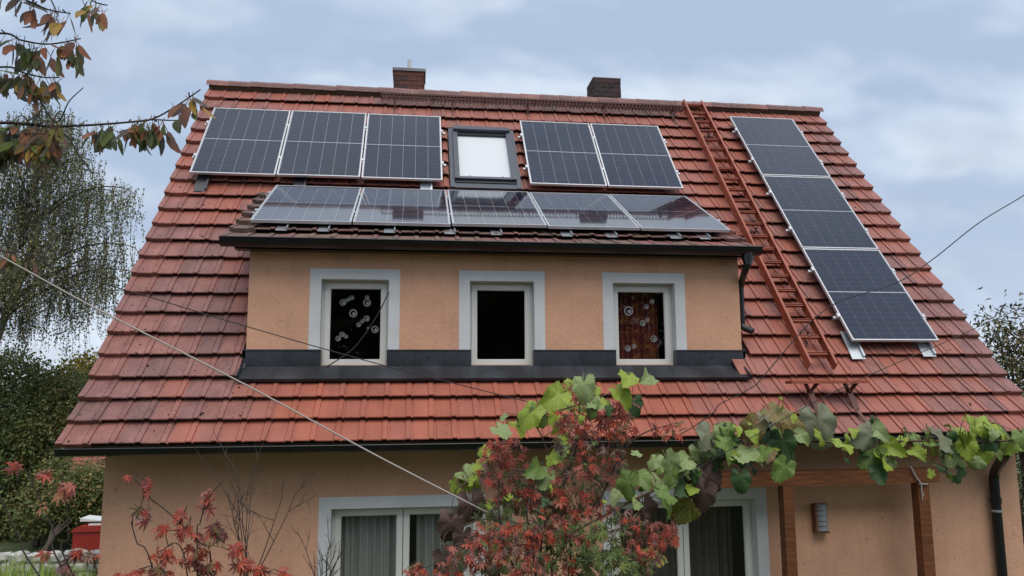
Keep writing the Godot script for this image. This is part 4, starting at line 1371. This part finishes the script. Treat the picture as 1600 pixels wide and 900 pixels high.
# ------------------------------------------------------------------ cherry branches reaching into the picture
func build_cherry() -> void:
	var t := thing("cherry_tree", "cherry tree whose branches carry long drooping green and brown leaves", "tree")
	var kinds := []
	for q in [["green", 0.075, 0.105, 0.02], ["dark", 0.042, 0.058, 0.016], ["olive", 0.14, 0.13, 0.03], ["yellow", 0.3, 0.19, 0.04], ["brown", 0.2, 0.085, 0.045], ["rust", 0.28, 0.1, 0.05]]:
		leafy(material("cherry_" + q[0], lin(q[1], q[2], q[3]), 0.6, 0.3), 0.5)
	var shapes := []
	for i in 6:
		shapes.append(oval_leaf(300 + i, 0.215).mesh())
	var root := at(-430, 700, 4.3)
	root.y = 0.0
	var fork := Vector3(root.x + 0.05, 3.4, root.z)
	var crown := Vector3(root.x + 0.1, 5.6, root.z - 0.1)
	var tm := MB.new()
	tm.tube([root, root.lerp(fork, 0.5) + Vector3(0.05, 0, 0), fork, crown], [0.15, 0.13, 0.11, 0.06], 12)
	put(t, "trunk", tm.mesh(), mats.bark)
	# [start height on the trunk, path in the photograph with depth, leaves, mix]
	var D := 3.6
	var branches := [
		[4.0, [[-150, 205], [0, 192], [70, 197], [130, 196], [200, 191], [238, 186], [275, 166], [313, 140]], 66, 1.0],
		[4.0, [[-150, 205], [0, 192], [70, 197], [105, 214], [122, 240], [145, 272]], 8, 1.0],
		[4.0, [[200, 191], [238, 187], [262, 188], [290, 188]], 12, 1.0],
		[4.3, [[-150, 130], [0, 105], [40, 115], [70, 121], [93, 121]], 34, 1.0],
		[4.3, [[40, 115], [85, 190], [108, 158], [130, 137]], 8, 1.0],
		[4.6, [[-150, 60], [0, 52], [30, 62], [70, 69], [105, 65], [126, 60]], 30, 1.0],
		[5.0, [[-150, -30], [0, -14], [45, 2], [75, 15], [110, 21]], 20, 1.0],
		[5.2, [[-120, -90], [60, -40], [120, -14], [150, 4], [168, 8]], 22, 1.0],
		[3.6, [[-150, 385], [-30, 390], [40, 396], [82, 404]], 30, 1.45],
		[3.9, [[-150, 240], [-20, 218], [50, 208], [95, 214]], 54, 1.0]]
	for b in branches:
		var p := []
		if b[1][0][0] < 0:
			p.append(Vector3(root.x + 0.08, b[0], root.z))
		for q in b[1]:
			p.append(at(q[0], q[1], D * b[3] + rng.randf_range(-0.04, 0.04)))
		var path := curve(p)
		var r := []
		for i in path.size():
			r.append(lerpf(0.017, 0.0028, float(i) / path.size()) if b[1][0][0] < 0 else lerpf(0.005, 0.002, float(i) / path.size()))
		var m := MB.new()
		m.tube(path, r, 7)
		for i in range(path.size() / 3, path.size() - 1):   # short spurs with buds
			if rng.randf() < 0.16:
				m.tube([path[i], path[i] + rand3(0.022) + Vector3(0, 0.006, 0)], [0.0032, 0.0036], 5)
		put(t, "branch", m.mesh(), mats.twig)
		var shown := []
		for q in path:
			var s: Vector3 = cam.transform.affine_inverse() * q
			if s.x / -s.z * F + 800.0 > -45.0:
				shown.append(q)
		for spur in int(b[2] * (0.36 if b[2] == 66 else 0.62)):
			var s := pow(rng.randf(), 1.1) * 0.98
			var q: Vector3 = shown[int(s * (shown.size() - 1))]
			var main: String = (["green", "dark", "olive", "green", "brown"] if s < 0.65 else ["olive", "yellow", "brown", "green", "rust"])[rng.randi() % 5]
			for i in 2 + rng.randi() % 4:
				var k := main if rng.randf() < 0.5 else ["green", "olive", "brown", "dark", "rust", "yellow", "green"][rng.randi() % 7] as String
				var size := rng.randf_range(0.065, 0.12)
				var hang := Vector3(rng.randf_range(-0.75, 0.75), -1.0, rng.randf_range(-0.5, 0.5)).normalized()
				var nn := Vector3(rng.randf_range(-1, 1), rng.randf_range(-0.2, 0.5), rng.randf_range(-0.2, 1.0))
				var stalk := rng.randf_range(0.015, 0.085)
				var xf := posed(Vector3.ZERO, nn, hang, size)
				xf.origin = q + hang * stalk
				put(t, "leaf", shapes[rng.randi() % 6], mats["cherry_" + k], xf)

# ------------------------------------------------------------------ trees further off
var small_leaf: ArrayMesh
var long_leaf: ArrayMesh

func make_tree_leaves() -> void:
	var m := MB.new()
	m.quad(Vector3(0, 0, 0), Vector3(0.42, 0.45, 0.12), Vector3(0, 1, -0.05), Vector3(-0.42, 0.45, 0.12))
	small_leaf = m.mesh()
	var l := MB.new()
	l.quad(Vector3(0, 0, 0), Vector3(0.16, 0.4, 0.05), Vector3(0, 1, -0.15), Vector3(-0.16, 0.4, 0.05))
	long_leaf = l.mesh()

func leaf_color(p: Array) -> Color:
	var q: Array = p[rng.randi() % p.size()]
	var k := rng.randf_range(0.75, 1.25)
	return Color(q[0] * k, q[1] * k, q[2] * k)

func tree(called: String, label: String, category: String, group: String, base: Vector3, blobs: Array, size: float, palette: Array, mesh: ArrayMesh, trunk_r: float, bark: Material, more := 1.0) -> void:
	var t := thing(called, label, category, Transform3D(), group)
	var tm := MB.new()
	var top := base
	for b in blobs:
		if b[0].y > top.y:
			top = b[0]
	var low := Vector3(lerpf(base.x, top.x, 0.4), lerpf(base.y, top.y, 0.45), lerpf(base.z, top.z, 0.4))
	tm.tube([base, base.lerp(low, 0.5) + Vector3(0.05, 0, 0.03) * trunk_r * 10.0, low, top], [trunk_r, trunk_r * 0.8, trunk_r * 0.6, trunk_r * 0.15], 8)
	put(t, "trunk", tm.mesh(), bark)
	var list := []
	var cols := []
	for b in blobs:      # [centre, radii, clumps]
		var lm := MB.new()
		var from := base.lerp(low, rng.randf_range(0.5, 1.0))
		lm.tube([from, from.lerp(b[0], 0.5) + rand3(0.1), b[0]], [trunk_r * 0.45, trunk_r * 0.3, trunk_r * 0.1], 6)
		put(t, "limb", lm.mesh(), bark)
		for i in int(b[2] * more):
			var d := rand3()
			while d.length() > 1.0 or d.length() < 0.25:
				d = rand3()
			d *= pow(d.length(), -0.35)
			var c: Vector3 = b[0] + d * b[1]
			var sp := size * rng.randf_range(1.6, 3.4)
			for k in 9:
				var p := c + Vector3(rng.randfn(), rng.randfn() * 0.8, rng.randfn()) * sp * 0.62
				list.append(posed(p, rand3() + Vector3(0, 0.5, 0.3), rand3() + Vector3(0, -0.7, 0), size * rng.randf_range(0.6, 1.2)))
				cols.append(leaf_color(palette))
	swarm(t, "crown", mesh, mats.tree_leaf, list, cols)

func build_birch() -> void:
	var t := thing("birch_tree", "weeping birch with hanging strands of small leaves behind the gable", "tree")
	var D := 18.0
	var path := [at(-150, 1000, D), at(-70, 700, D), at(8, 495, D), at(56, 375, D), at(74, 260, D), at(80, 165, D)]
	path[0].y = 0.0
	var tm := MB.new()
	tm.tube(curve(path), range(curve(path).size()).map(func(i): return lerpf(0.16, 0.02, float(i) / curve(path).size())), 10)
	put(t, "trunk", tm.mesh(), mats.birch_bark)
	var ends := [[100, 178], [60, 165], [25, 185], [125, 205], [-30, 210], [140, 250], [105, 235], [200, 296], [182, 300], [155, 300], [120, 290], [60, 250], [10, 260], [-60, 290], [165, 355], [205, 385], [185, 410], [130, 370], [90, 330], [30, 330], [-20, 360], [-90, 400], [210, 425], [150, 420], [100, 430], [60, 400], [0, 430], [-50, 460], [40, 470], [120, 460], [75, 215], [45, 300], [-10, 300], [80, 380], [20, 400]]
	var list := []
	var cols := []
	var pal := [[0.19, 0.21, 0.095], [0.22, 0.24, 0.12], [0.15, 0.17, 0.08], [0.25, 0.26, 0.13], [0.25, 0.26, 0.17], [0.16, 0.19, 0.09], [0.2, 0.23, 0.12], [0.34, 0.25, 0.08]]
	var sm := MB.new()
	for e in ends:
		var depth := D + rng.randf_range(-1.2, 1.2)
		var tip := at(e[0], e[1], depth)
		var k := clampf((e[1] + 60.0 - 165.0) / 535.0, 0.03, 0.75)
		var from := (at(lerpf(80, 8, minf(k / 0.62, 1.0)), lerpf(165, 495, minf(k / 0.62, 1.0)), D))
		var mid := from.lerp(tip, 0.6) + Vector3(0, 0.35, 0)
		var cp := curve([from, mid, tip, tip + (tip - mid) * 0.2 + Vector3(0, -0.35, 0)])
		var lm := MB.new()
		lm.tube(cp, range(cp.size()).map(func(i): return lerpf(0.035, 0.006, float(i) / cp.size())), 5)
		put(t, "limb", lm.mesh(), mats.bark)
		for s in 56:
			var o: Vector3 = cp[int(lerpf(0.3, 1.0, pow(rng.randf(), 0.8)) * (cp.size() - 1))] + rand3(0.24)
			var ln := rng.randf_range(0.35, 1.5)
			var drift := rand3(0.2)
			var n := int(ln / 0.045)
			sm.tube([o, o + Vector3(0, -ln * 0.5, 0) + drift * 0.6, o + Vector3(0, -ln, 0) + drift], [0.005, 0.004, 0.003], 3, false)
			for i in n:
				var q := o + Vector3(0, -ln * i / n, 0) + drift * (float(i) / n) + rand3(0.045)
				list.append(posed(q, rand3(), Vector3(rng.randf_range(-0.7, 0.7), -1, rng.randf_range(-0.7, 0.7)), rng.randf_range(0.038, 0.066)))
				cols.append(leaf_color(pal))
	put(t, "hanging_twigs", sm.mesh(), mats.bark).set_meta("kind", "stuff")
	swarm(t, "crown", small_leaf, mats.tree_leaf, list, cols)

func build_trees() -> void:
	make_tree_leaves()
	build_birch()
	var dark := [[0.1, 0.14, 0.04], [0.13, 0.17, 0.05], [0.07, 0.1, 0.03], [0.17, 0.19, 0.065], [0.2, 0.19, 0.07]]
	var mid := [[0.1, 0.14, 0.04], [0.14, 0.175, 0.055], [0.08, 0.11, 0.035], [0.19, 0.19, 0.065], [0.25, 0.18, 0.07]]
	var blob := func(px, py, d, r, n): return [at(px, py, d), Vector3(r, r * 0.95, r), n]
	var g := "bushes and small trees beyond the garden wall"
	tree("garden_tree", "dark leafy tree filling the gap below the birch", "tree", g, Vector3(-12.6, 0, -10.4), [blob.call(10, 640, 19.0, 1.3, 330), blob.call(60, 700, 18.6, 1.1, 260), blob.call(-60, 700, 19.0, 1.4, 260), blob.call(20, 760, 18.4, 1.2, 280), blob.call(60, 810, 18.0, 1.0, 220), blob.call(-20, 830, 18.0, 1.1, 220), blob.call(30, 590, 19.4, 0.8, 120)], 0.085, dark, small_leaf, 0.14, mats.bark, 2.3)
	tree("garden_tree", "lighter green small tree close to the gable", "tree", g, Vector3(-10.2, 0, -10.2), [blob.call(110, 640, 18.8, 0.75, 170), blob.call(125, 610, 19.4, 0.5, 70), blob.call(95, 690, 18.6, 0.8, 170), blob.call(140, 680, 18.8, 0.7, 120), blob.call(85, 610, 19.2, 0.6, 90)], 0.075, mid, small_leaf, 0.09, mats.bark, 2.2)
	tree("garden_bush", "dense green bush in front of the red shed roof", "bush", g, Vector3(-9.3, 0, -8.2), [blob.call(135, 775, 16.4, 0.62, 200), blob.call(110, 800, 16.4, 0.6, 190), blob.call(155, 765, 16.6, 0.5, 120), blob.call(80, 790, 16.6, 0.7, 200), blob.call(150, 740, 17.4, 0.3, 30), blob.call(90, 745, 17.0, 0.45, 70)], 0.07, mid, small_leaf, 0.06, mats.bark, 2.2)
	var yel := [[0.2, 0.16, 0.03], [0.14, 0.15, 0.03], [0.25, 0.17, 0.04], [0.1, 0.12, 0.03]]
	tree("yellow_tree", "far tree top with yellowing leaves peeping over the hedge", "tree", "", Vector3(-15.5, 0, -20.0), [blob.call(132, 590, 29.0, 0.85, 180), blob.call(118, 620, 29.0, 1.1, 200)], 0.16, yel, small_leaf, 0.14, mats.bark)
	var ol := [[0.1, 0.11, 0.055], [0.075, 0.09, 0.04], [0.15, 0.13, 0.06], [0.06, 0.07, 0.035], [0.19, 0.13, 0.06]]
	tree("fruit_tree", "olive leaved fruit tree rising beyond the far gable", "tree", "", Vector3(11.4, 0, -7.2), [blob.call(1580, 545, 16.2, 0.55, 60), blob.call(1560, 520, 16.4, 0.4, 26), blob.call(1610, 510, 16.4, 0.6, 46), blob.call(1590, 600, 16.2, 0.8, 150), blob.call(1650, 570, 16.4, 0.9, 130), blob.call(1620, 660, 16.2, 0.9, 190), blob.call(1640, 760, 16.2, 1.0, 200), blob.call(1600, 850, 16.2, 0.9, 160)], 0.15, ol, long_leaf, 0.12, mats.bark)
	# the row of garden trees behind the viewer, which the window panes mirror
	var i := 0
	for q in [[-11.0, 17.5, 7.5, "rounded leafy tree at the low end of the row facing the house"], [-6.0, 19.0, 9.5, "tallest leafy tree of the row facing the house front"], [-1.0, 18.0, 8.5, "broad leafy tree straight opposite the dormer windows"], [4.5, 19.0, 9.0, "leafy tree opposite the porch frame"], [10.0, 18.0, 8.0, "leafy tree at the downpipe end of the row facing the house"]]:
		var bl := []
		for k in 15:
			bl.append([Vector3(q[0] + rng.randf_range(-2.0, 2.0), q[2] * rng.randf_range(0.25, 0.85), q[1] + rng.randf_range(-1.2, 1.2)), Vector3(1.6, 1.4, 1.4), 150])
		tree("garden_tree", q[3], "tree", "trees facing the house", Vector3(q[0], 0, q[1]), bl, 0.24, [[0.04, 0.065, 0.02], [0.055, 0.08, 0.025], [0.07, 0.09, 0.03]], small_leaf, 0.2, mats.bark)
		i += 1

func build_yard() -> void:
	var pm := PlaneMesh.new()
	pm.size = Vector2(900, 900)
	structure("ground", pm, mats.ground)
	# dry stone wall beside the house
	var w := thing("stone_wall", "low wall of pale rounded stones beside the house", "wall")
	var a := Vector3(-11.2, 0, -6.3)
	var b := Vector3(-5.6, 0, -5.9)
	var variants := []
	for i in 5:
		var m := MB.new()
		var r := RandomNumberGenerator.new()
		r.seed = 40 + i
		var n := 8
		var rings := 5
		var pts := []
		for j in rings + 1:
			var row := []
			for k in n:
				var th := PI * j / rings
				var ph := TAU * k / n
				var v := Vector3(sin(th) * cos(ph), cos(th), sin(th) * sin(ph))
				v = Vector3(signf(v.x) * pow(absf(v.x), 0.6), signf(v.y) * pow(absf(v.y), 0.6), signf(v.z) * pow(absf(v.z), 0.6)) * 0.5
				row.append(v * (r.randf_range(0.88, 1.08) if j > 0 and j < rings else 1.0))
			pts.append(row)
		for j in rings:
			for k in n:
				m.quad(pts[j + 1][(k + 1) % n], pts[j + 1][k], pts[j][k], pts[j][(k + 1) % n])
		variants.append(m.mesh())
	for row in 4:
		var x := 0.0
		var ln := a.distance_to(b)
		while x < ln:
			var sw := rng.randf_range(0.14, 0.5)
			var p := a.lerp(b, (x + sw / 2) / ln) + Vector3(0, 0.085 + row * 0.165, rng.randf_range(-0.03, 0.03))
			put(w, "stone", variants[rng.randi() % 5], mats.pale_stone if rng.randf() < 0.7 else mats.concrete, Transform3D(Basis.from_euler(rand3(0.12)) * Basis.from_scale(Vector3(sw * 1.05, 0.19 * rng.randf_range(0.75, 1.2), 0.34)), p))
			x += sw
	# red storage box with a board on it
	var o := Vector3(-8.42, 0, -8.35)
	var bx := thing("storage_box", "red storage box with rounded lid beside the house corner", "box", Transform3D(Basis(), o))
	var m := MB.new()
	m.box(Vector3(0.03, 0, 0), Vector3(1.6, 0.70, 0.7))
	put(bx, "body", m.mesh(), mats.red_plastic)
	var lid := MB.new()
	lid.prism(PackedVector2Array([Vector2(0, 0.712), Vector2(1.63, 0.712), Vector2(1.63, 0.79), Vector2(1.57, 0.825), Vector2(0.16, 0.825), Vector2(0.06, 0.79), Vector2(0.015, 0.75)]), -0.02, 0.73)
	put(bx, "lid", lid.mesh(), mats.red_plastic)
	var bd := MB.new()
	bd.box(Vector3(0.08, 0.0, 0.0), Vector3(1.5, 0.022, 0.5))
	single("white_board", bd, mats.white_board, "white board lying flat on the red storage box", "board", "", Transform3D(Basis(Vector3(0, 0, 1), -0.01), o + Vector3(0.2, 0.827, 0.15)))
	var bd2 := MB.new()
	bd2.prism(PackedVector2Array([Vector2(-0.02, 0.0), Vector2(1.4, 0.0), Vector2(1.4, 0.015), Vector2(0.35, 0.02), Vector2(-0.02, 0.06)]), 0.0, 0.42)
	single("white_plank", bd2, mats.white_board, "white wedge shaped plank propped on top of the white board", "board", "", Transform3D(Basis(Vector3(0, 0, 1), -0.015), o + Vector3(0.13, 0.895, 0.2)))
	# shed with a red tiled roof, mostly hidden by the bushes
	var so := Vector3(-9.75, 0, -11.6)
	var sh := thing("garden_shed", "small shed whose red tiled roof shows among the bushes", "shed", Transform3D(Basis(), so))
	var wl := MB.new()
	wl.box(Vector3(0.0, 0, -1.6), Vector3(1.3, 1.45, 1.2))
	put(sh, "wall", wl.mesh(), mats.dark_wood)
	var rf := MB.new()
	for i in 14:
		var y := 1.3 + i * 0.085
		var z := 1.45 - i * 0.11
		for k in 7:
			var x := k * 0.19 + (0.095 if i % 2 else 0.0) - 0.1
			rf.box(Vector3(x, -0.02, -0.14), Vector3(x + 0.182, 0.0, 0.02), Transform3D(Basis(Vector3.RIGHT, 0.56), Vector3(0, y, z)))
	put(sh, "roof", rf.mesh(), mats.tile_c).set_meta("kind", "stuff")
	# tall grass in the bed before the wall
	var list := []
	var cols := []
	var bl := MB.new()
	bl.quad(Vector3(-0.02, 0, 0), Vector3(0.02, 0, 0), Vector3(0.016, 0.5, 0.06), Vector3(-0.016, 0.5, 0.06))
	bl.quad(Vector3(-0.016, 0.5, 0.06), Vector3(0.016, 0.5, 0.06), Vector3(0.001, 1.0, 0.3), Vector3(-0.001, 1.0, 0.3))
	for i in 1500:
		var px := rng.randf_range(-40, 185)
		var d := rng.randf_range(10.2, 11.6)
		var p := at(px, 880, d)
		p.y = 0.0
		var h := rng.randf_range(0.6, 1.02) - (0.12 if px > 110 else 0.0)
		list.append(Transform3D(Basis.from_euler(Vector3(rng.randf_range(-0.3, 0.3), rng.randf() * TAU, rng.randf_range(-0.3, 0.3))) * Basis.from_scale(Vector3(0.8, h, h)), p))
		cols.append(leaf_color([[0.24, 0.37, 0.06], [0.3, 0.42, 0.09], [0.18, 0.28, 0.05], [0.38, 0.42, 0.14]]))
	var gs := swarm(self, "grass", bl.mesh(), mats.tree_leaf, list, cols)
	tag(gs, "bright green tall grass growing before the stone wall", "grass")

func build_wires() -> void:
	var specs := [
		["rope", [[-425, 172, 4.3], [0, 400, 5.0], [150, 482, 5.2], [385, 602, 5.4], [600, 718, 5.5], [772, 806, 5.6]], 0.0062, "white_rope", "pale rope running down from the cherry tree to the maple"],
		["wire", [[-425, 215, 4.3], [0, 380, 5.2], [100, 424, 5.5], [240, 466, 5.8], [385, 510, 6.0], [600, 571, 6.2], [842, 632, 6.5]], 0.0042, "black_cable", "thin black wire from the cherry tree to the vine shoot"],
		["wire", [[1900, 90, 6.2], [1700, 240, 6.2], [1600, 305, 6.2], [1530, 348, 6.2], [1455, 407, 6.2], [1400, 442, 6.2], [1310, 472, 6.2], [1262, 508, 6.2], [1215, 562, 6.2], [1186, 596, 6.2], [1180, 602, 6.2], [1150, 619, 6.2], [1124, 632, 6.2], [1113, 646, 6.2], [1075, 672, 6.2], [1040, 690, 6.2]], 0.0045, "black_cable", "kinked thin black wire drooping across the tall panel column"],
		["wire", [[1900, 362, 6.4], [1600, 480, 6.4], [1480, 533, 6.4], [1350, 590, 6.4], [1262, 634, 6.4], [1180, 680, 6.4], [1085, 735, 6.4], [1000, 790, 6.4]], 0.0035, "black_cable", "taut thin wire rising from the vine past the roof step"]]
	for s in specs:
		var p := []
		for q in s[1]:
			p.append(at(q[0], q[1], q[2]))
		var m := MB.new()
		pipe(m, curve(p), s[2], 6)
		single(s[0], m, mats[s[3]], s[4], s[0])

func _ready() -> void:
	rng.seed = 20240
	cam = Camera3D.new()
	cam.name = "camera"
	cam.position = Vector3(-1.893, 3.38, 8.322)
	cam.rotation_order = EULER_ORDER_YXZ
	cam.rotation = Vector3(0.13436, -0.127633, -0.005526)
	cam.fov = 41.7914
	cam.near = 0.05
	cam.far = 2000.0
	add_child(cam)
	cam.current = true
	var env := Environment.new()
	env.background_mode = Environment.BG_SKY
	var sky := Sky.new()
	var sm := PanoramaSkyMaterial.new()
	sm.panorama = sky_texture()
	sky.sky_material = sm
	env.sky = sky
	env.tonemap_mode = Environment.TONE_MAPPER_LINEAR
	env.tonemap_exposure = 1.62
	env.sdfgi_enabled = true
	env.ssao_enabled = true
	env.ssil_enabled = true
	var we := WorldEnvironment.new()
	we.name = "world_environment"
	we.environment = env
	add_child(we)
	var sun := DirectionalLight3D.new()
	sun.name = "sun"
	sun.light_energy = 0.5
	sun.light_color = Color(1.0, 0.97, 0.93)
	sun.light_angular_distance = 50.0
	sun.shadow_enabled = true
	sun.rotation = Vector3(deg_to_rad(-63), deg_to_rad(14), 0)
	add_child(sun)

	make_materials()
	build_yard()
	build_house()
	build_panels()
	build_ladder()
	build_walkway()
	build_step()
	build_front()
	build_trees()
	build_vine()
	build_maples()
	build_cherry()
	build_wires()
